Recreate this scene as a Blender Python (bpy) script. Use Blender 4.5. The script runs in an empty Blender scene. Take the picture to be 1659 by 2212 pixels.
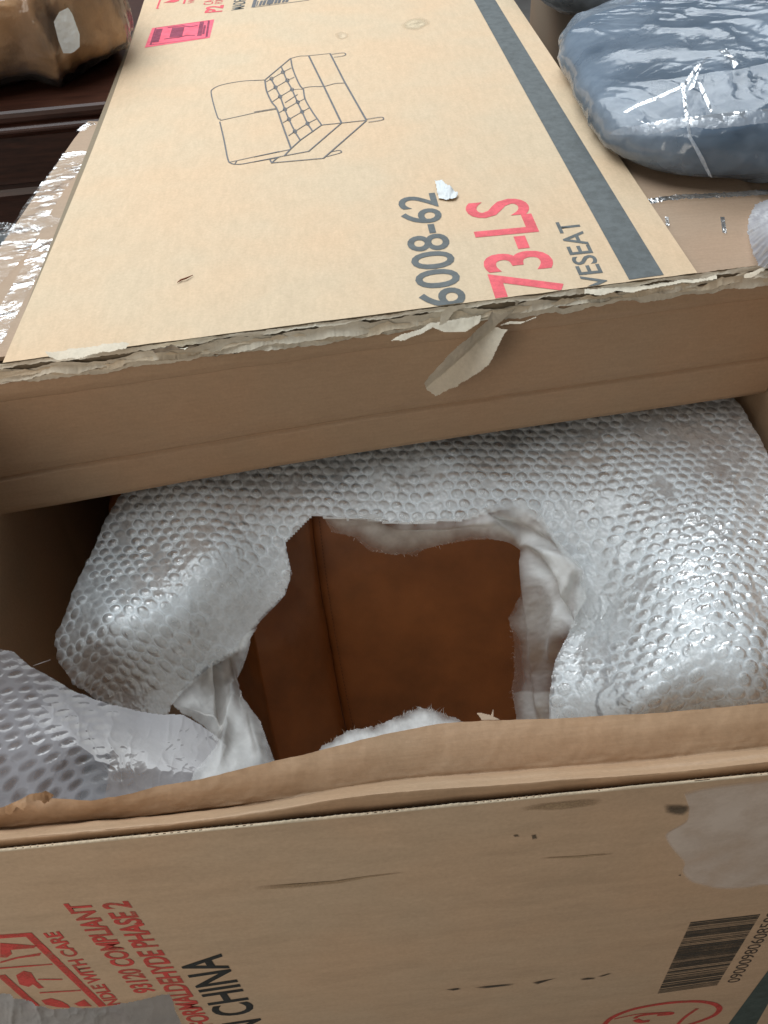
import bpy, bmesh, math, random
import numpy as np
from mathutils import Vector, Matrix

random.seed(4)
scene = bpy.context.scene
col = scene.collection

# ------------------------------------------------------------------ camera
F = 1979.0                      # focal length in units of a 1659 x 2212 picture
def _n(v):
    v = np.array(v, float); return v / np.linalg.norm(v)
AY = _n((605 - 829.5, 1106 + 750, -F))
AZ = -_n((960 - 829.5, -(3200 - 1106), -F)); AZ = _n(AZ - AY * AZ.dot(AY))
AX = np.cross(AY, AZ)
R = np.array([AX, AY, AZ])      # world = R @ camera
CAM = np.array([0.0, 0.0, 1.38])
cd = bpy.data.cameras.new('camera'); co = bpy.data.objects.new('camera', cd); col.objects.link(co)
M = Matrix.Identity(4)
for i in range(3):
    for j in range(3): M[i][j] = R[i, j]
    M[i][3] = CAM[i]
co.matrix_world = M
cd.sensor_fit = 'VERTICAL'; cd.sensor_height = 36.0; cd.lens = 36.0 * F / 2212.0
cd.clip_start = 0.02; cd.clip_end = 100
scene.camera = co

# ------------------------------------------------------------------ light
w = bpy.data.worlds.new('World'); scene.world = w; w.use_nodes = True
bg = w.node_tree.nodes['Background']; bg.inputs[0].default_value = (0.80, 0.90, 1.0, 1); bg.inputs[1].default_value = 0.10
def area(name, loc, target, sx, sy, power, color):
    l = bpy.data.lights.new(name, 'AREA'); l.shape = 'RECTANGLE'; l.size = sx; l.size_y = sy
    l.energy = power; l.color = color
    o = bpy.data.objects.new(name, l); col.objects.link(o); o.location = loc
    o.rotation_euler = (Vector(target) - Vector(loc)).to_track_quat('-Z', 'Y').to_euler()
    return o
area('ceiling_lamp', (-0.3, 4.2, 3.5), (0.1, 1.2, 0.6), 4.6, 2.2, 150, (0.90, 0.96, 1.0))
area('ceiling_lamp', (-0.9, 1.6, 3.7), (-0.1, 1.0, 0.6), 2.4, 2.4, 98, (0.90, 0.96, 1.0))
area('front_left_fill', (-1.4, -1.3, 1.6), (-0.1, 0.4, 0.6), 1.2, 1.8, 33, (1.0, 0.92, 0.82))  # unseen fill light, added behind the camera to brighten the near wall
scene.view_settings.view_transform = 'Standard'; scene.view_settings.look = 'None'
scene.view_settings.exposure = 0.0; scene.view_settings.gamma = 1.0
scene.render.engine = 'CYCLES'
scene.cycles.max_bounces = 10; scene.cycles.transparent_max_bounces = 24

# ------------------------------------------------------------------ pixels to places
def ray(px, py):
    px = np.asarray(px, float); py = np.asarray(py, float)
    d = np.stack([px - 829.5, 1106 - py, np.full(px.shape, -F)], -1)
    return d @ R.T
def atz(px, py, z):
    d = ray(px, py); return CAM + d * ((np.asarray(z) - CAM[2]) / d[..., 2])[..., None]
def aty(px, py, y):
    d = ray(px, py); return CAM + d * (np.asarray(y) / d[..., 1])[..., None]
def proj(p):
    c = (np.asarray(p, float) - CAM) @ R
    return np.stack([829.5 + F * c[..., 0] / -c[..., 2], 1106 - F * c[..., 1] / -c[..., 2]], -1)

ZT = 0.76        # top of the carton
YN = 0.33        # its near wall
ZN = 0.7745      # top edge of the near wall
XL, XR, YB = -0.505, 0.630, 1.66
def edge_y(x): return 1.020 + 0.0854 * x      # the torn edge across the top

# ------------------------------------------------------------------ noise
def _h(ix, iy, s):
    a = (ix.astype(np.int64) * 374761393 + iy.astype(np.int64) * 668265263 + s * 974634777) & 0xffffffff
    a = ((a ^ (a >> 13)) * 1274126177) & 0xffffffff
    a = a ^ (a >> 16)
    return (a & 0xffff) / 65535.0
def vn(x, y, s=0):
    x = np.asarray(x, float); y = np.asarray(y, float)
    ix = np.floor(x); iy = np.floor(y); fx = x - ix; fy = y - iy
    fx = fx * fx * (3 - 2 * fx); fy = fy * fy * (3 - 2 * fy)
    ix = ix.astype(np.int64); iy = iy.astype(np.int64)
    return (_h(ix, iy, s) * (1 - fx) + _h(ix + 1, iy, s) * fx) * (1 - fy) + (_h(ix, iy + 1, s) * (1 - fx) + _h(ix + 1, iy + 1, s) * fx) * fy
def fbm(x, y, s=0, o=4):
    t = 0; a = .5
    for k in range(o):
        t = t + a * (vn(x * 2 ** k + 7.3 * k, y * 2 ** k - 3.1 * k, s + k) - .5); a *= .5
    return t
def ridge(x, y, s=0, o=3):
    t = 0; a = .5
    for k in range(o):
        t = t + a * (1 - np.abs(2 * vn(x * 2 ** k + 5.7 * k, y * 2 ** k, s + k) - 1)) ** 3; a *= .5
    return t
def sstep(a, b, x):
    t = np.clip((x - a) / (b - a), 0, 1); return t * t * (3 - 2 * t)

# ------------------------------------------------------------------ materials
def newmat(name):
    m = bpy.data.materials.new(name); m.use_nodes = True
    nt = m.node_tree; p = nt.nodes['Principled BSDF']
    return m, nt, p
def N(nt, t, **k):
    n = nt.nodes.new(t)
    for a, b in k.items(): setattr(n, a, b)
    return n
def coords(nt, scale=(1, 1, 1), loc=(0, 0, 0)):
    tc = N(nt, 'ShaderNodeTexCoord'); mp = N(nt, 'ShaderNodeMapping')
    mp.inputs['Scale'].default_value = scale; mp.inputs['Location'].default_value = loc
    nt.links.new(tc.outputs['Object'], mp.inputs['Vector']); return mp.outputs[0]
def noise(nt, vec, scale, detail=4, rough=.55):
    n = N(nt, 'ShaderNodeTexNoise'); n.inputs['Scale'].default_value = scale
    n.inputs['Detail'].default_value = detail; n.inputs['Roughness'].default_value = rough
    nt.links.new(vec, n.inputs['Vector']); return n.outputs['Fac']
def ramp(nt, fac, stops):
    r = N(nt, 'ShaderNodeValToRGB'); e = r.color_ramp.elements
    while len(e) < len(stops): e.new(.5)
    for k, (p, c) in enumerate(stops):
        e[k].position = p; e[k].color = (*c, 1) if len(c) == 3 else c
    nt.links.new(fac, r.inputs[0]); return r.outputs[0]
def mix(nt, fac, a, b, blend='MIX'):
    m = N(nt, 'ShaderNodeMix', data_type='RGBA', blend_type=blend)
    for sock, v in ((m.inputs[0], fac), (m.inputs[6], a), (m.inputs[7], b)):
        if isinstance(v, (int, float)): sock.default_value = v
        elif isinstance(v, tuple): sock.default_value = (*v, 1)
        else: nt.links.new(v, sock)
    return m.outputs[2]
def bump(nt, p, h, strength, dist, prev=None):
    b = N(nt, 'ShaderNodeBump'); b.inputs['Strength'].default_value = strength; b.inputs['Distance'].default_value = dist
    nt.links.new(h, b.inputs['Height'])
    if prev is not None: nt.links.new(prev, b.inputs['Normal'])
    nt.links.new(b.outputs[0], p.inputs['Normal']); return b.outputs[0]

def cardboard(name, c, warm=(1.03, .985, .95), cool=(.97, 1.0, 1.015), stretch=(1, 14, 14), dirt=.0, rough=.72):
    m, nt, p = newmat(name)
    v = coords(nt)
    big = noise(nt, v, 4.5, 3)
    a = tuple(x * y for x, y in zip(c, warm)); b = tuple(x * y for x, y in zip(c, cool))
    base = ramp(nt, big, [(.35, a), (.62, b)])
    fib = noise(nt, coords(nt, stretch), 22, 5, .65)
    base = mix(nt, 1.0, base, ramp(nt, fib, [(.3, (.93, .93, .92)), (.7, (1.04, 1.04, 1.04))]), 'MULTIPLY')
    fine = noise(nt, v, 260, 3, .7)
    base = mix(nt, 1.0, base, ramp(nt, fine, [(.3, (.93, .925, .92)), (.7, (1.05, 1.05, 1.05))]), 'MULTIPLY')
    if dirt:
        d = noise(nt, coords(nt, (2.2, 9, 9), (3, 1, 2)), 3.2, 6, .7)
        base = mix(nt, ramp(nt, d, [(.52, (0, 0, 0)), (.75, (dirt, dirt, dirt))]), base, tuple(x * .45 for x in c))
    nt.links.new(base, p.inputs['Base Color'])
    p.inputs['Roughness'].default_value = rough; p.inputs['Specular IOR Level'].default_value = .3
    pv = bump(nt, p, fib, .12, .002)
    bump(nt, p, fine, .15, .0006, pv)
    return m
KR = (.50, .365, .215)
M_top = cardboard('cardboard_printed_top', (.60, .455, .305), stretch=(5, 1.2, 5))
M_wall = cardboard('cardboard_printed_wall', (.485, .35, .235), stretch=(1, 3.5, 3.5), dirt=.22)
M_in = cardboard('cardboard_plain', (.39, .262, .165))
M_in2 = cardboard('cardboard_inner_flap', (.40, .265, .165), rough=.5)
M_side = cardboard('cardboard_side', (.37, .265, .185))
M_pulp = cardboard('cardboard_torn_pulp', (.58, .52, .42), stretch=(1, 1, 1), rough=.9)
M_lip = cardboard('cardboard_lip', (.56, .47, .35), stretch=(1, 1, 1), rough=.9)
M_flute = cardboard('cardboard_flute', (.24, .19, .13), rough=.9)

def ink(name, c, wear=.35, scale=60, soft=False):
    m, nt, p = newmat(name)
    v = coords(nt)
    n1 = noise(nt, v, scale, 5, .7); n2 = noise(nt, v, 500, 2)
    cc = mix(nt, ramp(nt, n1, [(.3, (0, 0, 0)), (.7, (1, 1, 1))]), c, tuple(min(1, x * 1.25 + .012) for x in c))
    nt.links.new(cc, p.inputs['Base Color']); p.inputs['Roughness'].default_value = .6
    p.inputs['Specular IOR Level'].default_value = .25
    a = ramp(nt, mix(nt, .35, n1, n2), [(.30, (1 - wear,) * 3), (.56, (1, 1, 1))])
    if soft:
        at = N(nt, 'ShaderNodeAttribute'); at.attribute_name = 'soft'
        a = mix(nt, 1.0, a, at.outputs['Color'], 'MULTIPLY')
    nt.links.new(a, p.inputs['Alpha'])
    return m
I_slate = ink('ink_slate', (.085, .096, .097), .18)
I_line = ink('ink_line', (.11, .11, .115), .1)
I_red = ink('ink_red', (.62, .085, .105), .25)
I_pink = ink('ink_pink_label', (.74, .11, .16), .1)
I_plum = ink('ink_plum', (.22, .035, .07), .25)
I_redworn = ink('ink_red_worn', (.46, .055, .045), .7, 45)
I_black = ink('ink_black', (.02, .022, .022), .25)
I_green = ink('ink_green_slate', (.055, .075, .068), .2)
I_stain = ink('stain_dark', (.10, .075, .05), .7, 60, True)
I_stain2 = ink('stain_faint', (.30, .21, .125), .9, 40, True)

def film(name, tint, fac_lo, fac_hi, rough, scale=9, bumps=(0, 0), attr=None, ior=1.5, patchy=None):
    """thin plastic: clear in places, milky in places, glossy all over"""
    m, nt, p = newmat(name)
    out = nt.nodes['Material Output']
    v = coords(nt)
    p.inputs['Base Color'].default_value = (*tint, 1)
    p.inputs['Roughness'].default_value = rough; p.inputs['Specular IOR Level'].default_value = .7
    tr = N(nt, 'ShaderNodeBsdfTranslucent'); tr.inputs[0].default_value = (*tint, 1)
    ad = N(nt, 'ShaderNodeMixShader'); ad.inputs[0].default_value = .55
    nt.links.new(p.outputs[0], ad.inputs[1]); nt.links.new(tr.outputs[0], ad.inputs[2])
    tp = N(nt, 'ShaderNodeBsdfTransparent')
    gl = N(nt, 'ShaderNodeBsdfGlossy'); gl.inputs['Roughness'].default_value = rough
    fr = N(nt, 'ShaderNodeFresnel'); fr.inputs[0].default_value = ior
    clear = N(nt, 'ShaderNodeMixShader')
    fo = fr.outputs[0]
    if patchy:
        mm = N(nt, 'ShaderNodeMath', operation='MULTIPLY'); nt.links.new(fo, mm.inputs[0])
        nt.links.new(ramp(nt, noise(nt, coords(nt, patchy[1]), patchy[0], 4, .6), [(.47, (.03,) * 3), (.62, (.85,) * 3)]), mm.inputs[1]); fo = mm.outputs[0]
    nt.links.new(fo, clear.inputs[0]); nt.links.new(tp.outputs[0], clear.inputs[1]); nt.links.new(gl.outputs[0], clear.inputs[2])
    ms = N(nt, 'ShaderNodeMixShader')
    f = ramp(nt, noise(nt, v, scale, 5, .6), [(.34, (fac_lo,) * 3), (.66, (fac_hi,) * 3)])
    if attr:
        at = N(nt, 'ShaderNodeAttribute'); at.attribute_name = attr
        ma = N(nt, 'ShaderNodeMath', operation='MULTIPLY'); nt.links.new(f, ma.inputs[0]); nt.links.new(at.outputs['Fac'], ma.inputs[1])
        f = ma.outputs[0]
    nt.links.new(f, ms.inputs[0]); nt.links.new(clear.outputs[0], ms.inputs[1]); nt.links.new(ad.outputs[0], ms.inputs[2])
    nt.links.new(ms.outputs[0], out.inputs['Surface'])
    if bumps[0]:
        b = N(nt, 'ShaderNodeBump'); b.inputs['Strength'].default_value = bumps[0]; b.inputs['Distance'].default_value = .004
        nt.links.new(noise(nt, v, bumps[1], 4, .6), b.inputs['Height'])
        for n in (p, gl, tr): nt.links.new(b.outputs[0], n.inputs['Normal'])
    return m
M_bub = film('bubble_film', (.90, .96, 1.0), .36, .50, .13, 9, (.35, 90), 'milk', ior=1.45)
M_flap = film('bubble_film_back', (.56, .57, .62), .60, .80, .55, 6, (.12, 60), 'milk', ior=1.18)
for n_q in M_bub.node_tree.nodes:
    if n_q.type == 'BSDF_PRINCIPLED': n_q.inputs['Specular IOR Level'].default_value = .35
M_flap.node_tree.nodes['Principled BSDF'].inputs['Specular IOR Level'].default_value = .25
M_flap.node_tree.nodes['Principled BSDF'].inputs['Roughness'].default_value = .6
M_bag = film('clear_bag_film', (.66, .75, .85), .14, .55, .13, 6, (.18, 40))
M_bag2 = film('clear_bag_film_parcel', (.75, .75, .74), .0, .12, .14, 6, (.35, 40))
M_tape = film('clear_tape', (.80, .77, .72), .0, .12, .18, 12, (.3, 60), ior=1.3, patchy=(16, (1, 1.6, 1)))
M_tape2 = film('clear_tape_thick', (.80, .78, .74), .08, .40, .16, 14, (.35, 70), ior=1.4)
M_fog = film('foggy_tape', (.92, .88, .83), .03, .24, .35, 9, (.2, 40))

def simple(name, c, rough, spec=.5, n=None, bs=(0, 1, 0)):
    m, nt, p = newmat(name)
    v = coords(nt)
    if n:
        lo, hi, sc = n
        nt.links.new(ramp(nt, noise(nt, v, sc, 5, .6), [(.3, tuple(x * lo for x in c)), (.7, tuple(x * hi for x in c))]), p.inputs['Base Color'])
    else: p.inputs['Base Color'].default_value = (*c, 1)
    p.inputs['Roughness'].default_value = rough; p.inputs['Specular IOR Level'].default_value = spec
    if bs[0]: bump(nt, p, noise(nt, v, bs[1], 4, .6), bs[0], bs[2])
    return m
M_leather = simple('brown_leather', (.235, .078, .021), .36, .55, (.7, 1.25, 9), (.35, 420, .0008))
M_thread = simple('brown_thread', (.10, .03, .01), .7)
M_cushion = simple('slate_cloth', (.055, .095, .145), .8, .2, (.8, 1.25, 12), (.3, 200, .001))
M_cushion2 = simple('dark_cloth', (.022, .032, .045), .8, .2, (.7, 1.3, 10))
M_paper = simple('brown_parcel_paper', (.50, .30, .15), .5, .4, (.55, 1.2, 9), (.5, 30, .01))
M_label = simple('white_label', (.62, .65, .66), .6, .3, (.9, 1.05, 25))
M_fibre = simple('white_fibre', (.75, .75, .73), .8, .2)
M_twig = simple('rust_fibre', (.16, .045, .02), .8, .2)
M_floor = simple('grey_concrete', (.16, .15, .14), .8, .3, (.8, 1.2, 5))
M_reflection = simple('grey_reflection', (.22, .26, .29), .35, .5)  # blue-grey that paints in the reflection on a lower moulding
def wood():
    m, nt, p = newmat('mahogany')
    g = noise(nt, coords(nt, (1, 12, 12)), 9, 6, .65)
    nt.links.new(ramp(nt, g, [(.3, (.022, .008, .005)), (.7, (.075, .028, .017))]), p.inputs['Base Color'])
    p.inputs['Roughness'].default_value = .33; p.inputs['Specular IOR Level'].default_value = .4
    bump(nt, p, g, .08, .001); return m
M_wood = wood()
def foam():
    m, nt, p = newmat('foam_sheet')
    out = nt.nodes['Material Output']; v = coords(nt)
    f = noise(nt, v, 140, 4, .7)
    nt.links.new(ramp(nt, f, [(.3, (.82, .83, .82)), (.7, (.92, .93, .92))]), p.inputs['Base Color'])
    p.inputs['Roughness'].default_value = .75; p.inputs['Specular IOR Level'].default_value = .15
    tr = N(nt, 'ShaderNodeBsdfTranslucent'); tr.inputs[0].default_value = (.75, .77, .74, 1)
    a = N(nt, 'ShaderNodeMixShader'); a.inputs[0].default_value = .35
    nt.links.new(p.outputs[0], a.inputs[1]); nt.links.new(tr.outputs[0], a.inputs[2])
    tp = N(nt, 'ShaderNodeBsdfTransparent'); b = N(nt, 'ShaderNodeMixShader')
    at = N(nt, 'ShaderNodeAttribute'); at.attribute_name = 'milk'
    nt.links.new(at.outputs['Fac'], b.inputs[0])
    nt.links.new(tp.outputs[0], b.inputs[1]); nt.links.new(a.outputs[0], b.inputs[2]); nt.links.new(b.outputs[0], out.inputs['Surface'])
    bump(nt, p, f, .3, .001)
    return m
M_foam = foam()

# ------------------------------------------------------------------ objects
def empty(name, loc, label, cat, group=None):
    o = bpy.data.objects.new(name, None); col.objects.link(o); o.location = loc; o.empty_display_size = .05
    o['label'] = label; o['category'] = cat
    if group: o['group'] = group
    return o
def link(name, me, mat, parent=None, smooth=False, label=None, cat=None, kind=None):
    me.name = name
    if mat is not None and not me.materials: me.materials.append(mat)
    if smooth:
        me.polygons.foreach_set('use_smooth', [True] * len(me.polygons))
    o = bpy.data.objects.new(name, me); col.objects.link(o)
    if parent is not None:
        o.parent = parent; o.matrix_parent_inverse = Matrix.Translation(parent.location).inverted()   # meshes keep world coordinates
    if label: o['label'] = label
    if cat: o['category'] = cat
    if kind: o['kind'] = kind
    return o
def mesh(verts, faces):
    me = bpy.data.meshes.new('m'); me.from_pydata([tuple(map(float, v)) for v in verts], [], faces); me.update(); return me
def grid_mesh(P, keep=None, flip=False, attr=None, solid=0):
    """P: (n, m, 3) lattice"""
    n, m = P.shape[:2]
    idx = np.arange(n * m).reshape(n, m)
    q = np.stack([idx[:-1, :-1], idx[:-1, 1:], idx[1:, 1:], idx[1:, :-1]], -1).reshape(-1, 4)
    if keep is not None:
        k = (keep[:-1, :-1] & keep[:-1, 1:] & keep[1:, 1:] & keep[1:, :-1]).reshape(-1); q = q[k]
    used = np.zeros(n * m, bool); used[q.reshape(-1)] = True
    remap = np.cumsum(used) - 1; q = remap[q]
    if flip: q = q[:, ::-1]
    V = P.reshape(-1, 3)[used]
    me = bpy.data.meshes.new('m')
    me.vertices.add(len(V)); me.vertices.foreach_set('co', V.astype(np.float32).ravel())
    me.loops.add(len(q) * 4); me.loops.foreach_set('vertex_index', q.astype(np.int32).ravel())
    me.polygons.add(len(q)); me.polygons.foreach_set('loop_start', np.arange(0, len(q) * 4, 4, dtype=np.int32))
    me.update(calc_edges=True); me.validate()
    if attr is not None:
        a = me.attributes.new(attr[0], 'FLOAT', 'POINT'); a.data.foreach_set('value', attr[1].reshape(-1)[used].astype(np.float32))
    return me
def bm_mesh(bm):
    me = bpy.data.meshes.new('m'); bmesh.ops.recalc_face_normals(bm, faces=bm.faces); bm.to_mesh(me); bm.free(); return me
def box(bm, lo, hi, bev=0):
    v = [bm.verts.new((x, y, z)) for x in (lo[0], hi[0]) for y in (lo[1], hi[1]) for z in (lo[2], hi[2])]
    fs = [(0, 1, 3, 2), (4, 6, 7, 5), (0, 4, 5, 1), (2, 3, 7, 6), (0, 2, 6, 4), (1, 5, 7, 3)]
    faces = [bm.faces.new([v[i] for i in f]) for f in fs]
    if bev:
        bmesh.ops.bevel(bm, geom=list({e for f in faces for e in f.edges}), offset=bev, segments=4, profile=.5, affect='EDGES')
def boxobj(name, lo, hi, mat, parent=None, bev=0, **k):
    bm = bmesh.new(); box(bm, lo, hi, bev); return link(name, bm_mesh(bm), mat, parent, bev > .01, **k)
def slab(name, pts, z, th, mat, parent=None, **k):
    """flat sheet of real thickness from an outline of (x, y)"""
    bm = bmesh.new()
    t = [bm.verts.new((p[0], p[1], z)) for p in pts]; b = [bm.verts.new((p[0], p[1], z - th)) for p in pts]
    bm.faces.new(t); bm.faces.new(b[::-1])
    for i in range(len(t)):
        j = (i + 1) % len(t); bm.faces.new((t[i], b[i], b[j], t[j]))
    return link(name, bm_mesh(bm), mat, parent, **k)
def interp(pts, x):
    a = np.array(pts, float); return np.interp(x, a[:, 0], a[:, 1])
def smooth_interp(pts, x):
    """monotone-ish smooth curve through (x, y) points, straight beyond the ends"""
    a = np.array(pts, float); xs, ys = a[:, 0], a[:, 1]
    d = np.gradient(ys, xs); x = np.asarray(x, float)
    i = np.clip(np.searchsorted(xs, x) - 1, 0, len(xs) - 2); h = xs[i + 1] - xs[i]; t = (x - xs[i]) / h
    t2 = t * t; t3 = t2 * t
    y = (2 * t3 - 3 * t2 + 1) * ys[i] + (t3 - 2 * t2 + t) * h * d[i] + (-2 * t3 + 3 * t2) * ys[i + 1] + (t3 - t2) * h * d[i + 1]
    y = np.where(x < xs[0], ys[0] + d[0] * (x - xs[0]), y); y = np.where(x > xs[-1], ys[-1] + d[-1] * (x - xs[-1]), y)
    return y
def inside(poly, X, Y):
    p = np.array(poly, float); r = np.zeros(X.shape, bool); j = len(p) - 1
    for i in range(len(p)):
        xi, yi = p[i]; xj, yj = p[j]
        c = ((yi > Y) != (yj > Y)) & (X < (xj - xi) * (Y - yi) / (yj - yi + 1e-12) + xi)
        r ^= c; j = i
    return r
def tps(ctrl, X, Y):
    c = np.array(ctrl, float); s = 500.0
    A = c[:, :2] / s; n = len(c)
    def U(r2): return np.where(r2 > 1e-12, r2 * np.log(r2 + 1e-12), 0)
    K = U(((A[:, None] - A[None]) ** 2).sum(-1)) + np.eye(n) * 1e-3
    Pm = np.hstack([np.ones((n, 1)), A]); L = np.zeros((n + 3, n + 3)); L[:n, :n] = K; L[:n, n:] = Pm; L[n:, :n] = Pm.T
    s_ = np.linalg.solve(L, np.concatenate([c[:, 2], np.zeros(3)]))
    out = s_[n] + s_[n + 1] * X / s + s_[n + 2] * Y / s
    for k in range(n): out = out + s_[k] * U(((X / s - A[k, 0]) ** 2 + (Y / s - A[k, 1]) ** 2))
    return out
def ctrl_t(ctrl):
    """(px, py, 'z' or 'y', value) -> distance along the ray"""
    o = []
    for px, py, k, v in ctrl:
        d = ray(px, py); t = (v - CAM[2]) / d[2] if k == 'z' else v / d[1]
        o.append((px, py, t))
    return o
def normals(P):
    a = np.gradient(P, axis=0); b = np.gradient(P, axis=1); n = np.cross(a, b)
    n /= np.linalg.norm(n, axis=-1, keepdims=True) + 1e-12
    s = np.sign(np.einsum('ijk,ijk->ij', n, CAM - P)); s[s == 0] = 1
    return n * s[..., None]
def sheet(poly, ctrl, step, warp=0, wscale=30, seed=0):
    p = np.array(poly); x0, y0 = p.min(0) - 4; x1, y1 = p.max(0) + 4
    X, Y = np.meshgrid(np.arange(x0, x1, step), np.arange(y0, y1, step))
    wx = X + warp * 2 * fbm(X / wscale, Y / wscale, seed + 90); wy = Y + warp * 2 * fbm(X / wscale + 40, Y / wscale, seed + 91)
    keep = inside(poly, wx, wy)
    t = tps(ctrl_t(ctrl), X, Y)
    d = ray(X, Y); P = CAM + d * t[..., None]
    return X, Y, P, keep

# flat print: lettering and line work as thin ink lying on a panel
LIFT = .0004
def on_top(px, py): return atz(px, py, ZT + LIFT)
def on_front(px, py): return aty(px, py, YN - LIFT)
def text_mesh(s, bold=0.0, spacing=1.0):
    c = bpy.data.curves.new('t', 'FONT'); c.body = s; c.size = 1; c.offset = bold; c.resolution_u = 4; c.space_character = spacing
    o = bpy.data.objects.new('t', c); col.objects.link(o)
    dg = bpy.context.evaluated_depsgraph_get(); me = bpy.data.meshes.new_from_object(o.evaluated_get(dg))
    bpy.data.objects.remove(o); bpy.data.curves.remove(c)
    return me
def lettering(s, A, B, C, on, mat, parent, bold=0.0, spacing=1.0, cut=None, name='lettering', jit=0):
    """A: baseline start, B: baseline end, C: cap height above the start (pixels on the panel)"""
    me = text_mesh(s, bold, spacing)
    v = np.empty(len(me.vertices) * 3); me.vertices.foreach_get('co', v); v = v.reshape(-1, 3)
    u0, u1 = v[:, 0].min(), v[:, 0].max(); h = 0.729 + bold
    if not any(ch.isupper() or ch.isdigit() for ch in s): h = v[:, 1].max()
    a, b, c = (on(*q) for q in (A, B, C))
    u = (v[:, 0] - u0) / (u1 - u0); t = v[:, 1] / h
    P = a + u[:, None] * (b - a) + t[:, None] * (c - a)
    me.vertices.foreach_set('co', P.ravel()); me.update()
    if cut:
        bm = bmesh.new(); bm.from_mesh(me)
        bmesh.ops.bisect_plane(bm, geom=bm.verts[:] + bm.edges[:] + bm.faces[:], plane_co=cut[0], plane_no=cut[1], clear_inner=True)
        bm.to_mesh(me); bm.free()
    me.materials.clear()
    return link(name, me, mat, parent)
def lines(polys, on, width, mat, parent, name='line_drawing', closed=(), nrm=None):
    """strokes of even width lying on a panel"""
    V = []; Fc = []
    for pi, (pl, wd) in enumerate(polys):
        P = []
        for q in pl:
            p = on(*q)
            if not P or np.linalg.norm(p - P[-1]) > 2e-4: P.append(p)
        if len(P) < 2: continue
        h = wd * width / 2; n0 = len(V); up = nrm * (.00004 * (pi % 12))
        for k in range(len(P)):
            d0 = P[k] - P[max(k - 1, 0)]; d1 = P[min(k + 1, len(P) - 1)] - P[k]
            d0 = d0 / np.linalg.norm(d0) if k else d1 / np.linalg.norm(d1)
            d1 = d1 / np.linalg.norm(d1) if k < len(P) - 1 else d0
            d = d0 + d1; d = d / (np.linalg.norm(d) + 1e-9); c = max(.45, float(d.dot(d1)))
            sd = np.cross(nrm, d) * h / c; V += [P[k] - sd + up, P[k] + sd + up]
            if k: Fc.append((n0 + 2 * k - 2, n0 + 2 * k, n0 + 2 * k + 1, n0 + 2 * k - 1))
    return link(name, mesh(V, Fc), mat, parent)
def patch_poly(pts, on, mat, parent, name):
    return link(name, mesh([on(*p) for p in pts], [tuple(range(len(pts)))]), mat, parent)
def soft_patch(pts, on, mat, parent, name, rim=.55):
    '''a stain that thins out towards its edge'''
    c = np.mean(np.array(pts, float), 0); n = len(pts); V = []; A = []; Fc = []
    for k, (f, a) in enumerate(((1.0, 0.0), (1 - rim * .5, .55), (1 - rim, 1.0))):
        for p in pts: V.append(on(c[0] + (p[0] - c[0]) * f, c[1] + (p[1] - c[1]) * f)); A.append(a)
    V.append(on(*c)); A.append(1.0)
    for k in range(2):
        for i in range(n): Fc.append((k * n + i, k * n + (i + 1) % n, (k + 1) * n + (i + 1) % n, (k + 1) * n + i))
    for i in range(n): Fc.append((2 * n + i, 2 * n + (i + 1) % n, 3 * n))
    me = mesh(V, Fc); at = me.attributes.new('soft', 'FLOAT', 'POINT'); at.data.foreach_set('value', A)
    return link(name, me, mat, parent)
def curve_pts(pts, n=10):
    a = np.array(pts, float); t = np.arange(len(a)); tt = np.linspace(0, len(a) - 1, (len(a) - 1) * n + 1)
    gx, gy = np.gradient(a[:, 0]), np.gradient(a[:, 1]); out = []
    for q in tt:
        i = min(int(q), len(a) - 2); f = q - i; h = [2 * f ** 3 - 3 * f ** 2 + 1, f ** 3 - 2 * f ** 2 + f, -2 * f ** 3 + 3 * f ** 2, f ** 3 - f ** 2]
        out.append((h[0] * a[i, 0] + h[1] * gx[i] + h[2] * a[i + 1, 0] + h[3] * gx[i + 1], h[0] * a[i, 1] + h[1] * gy[i] + h[2] * a[i + 1, 1] + h[3] * gy[i + 1]))
    return out
S = 1 / 1.823
def crop(ox, oy, k): return lambda x, y: ((ox + k * x) * S, (oy + k * y) * S)
UZ = np.array([0, 0, 1.0]); UY = np.array([0, -1.0, 0])

# =================================================================== SETTING
fl = link('floor', mesh([(-6, -6, 0), (6, -6, 0), (6, 6, 0), (-6, 6, 0)], [(0, 1, 2, 3)]), M_floor); fl['kind'] = 'structure'

# =================================================================== CARTON
carton = empty('furniture_carton', ((XL + XR) / 2, 1.05, 0), 'big torn-open cardboard carton with printed loveseat drawing, holding the bubble-wrapped sofa', 'carton')
TH = .007
# side, back, bottom
def wall_line(name, pts, z0, z1, th, mat, parent):
    V = []; Fc = []
    for x, y, ox, oy in pts:
        V += [(x, y, z0), (x, y, z1), (x + ox * th, y + oy * th, z1), (x + ox * th, y + oy * th, z0)]
    for i in range(len(pts) - 1):
        a = 4 * i; b = a + 4
        for q in range(4): Fc.append((a + q, b + q, b + (q + 1) % 4, a + (q + 1) % 4))
    Fc += [(3, 2, 1, 0), tuple(range(4 * len(pts) - 4, 4 * len(pts)))]
    return link(name, mesh(V, Fc), mat, parent)
wall_line('side_wall', [(XL, YN + TH, -1, 0), (XL, 1.18, -1, 0), (-.462, YB, -1, -.1)], .004, ZT - .02, TH, M_in, carton)
boxobj('side_wall', (XR, YN + TH, 0.004), (XR + TH, YB, ZT - .02), M_in, carton)
boxobj('back_wall', (-.46, YB - TH, 0.004), (XR, YB, ZT - .02), M_in, carton)
boxobj('bottom_panel', (-.46, YN + TH, 0.004), (XR, YB - TH, .012), M_in, carton)
# near wall
fw = boxobj('front_wall', (XL - TH, YN, .004), (XR + TH, YN + .0012, ZN), M_wall, carton)

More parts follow.
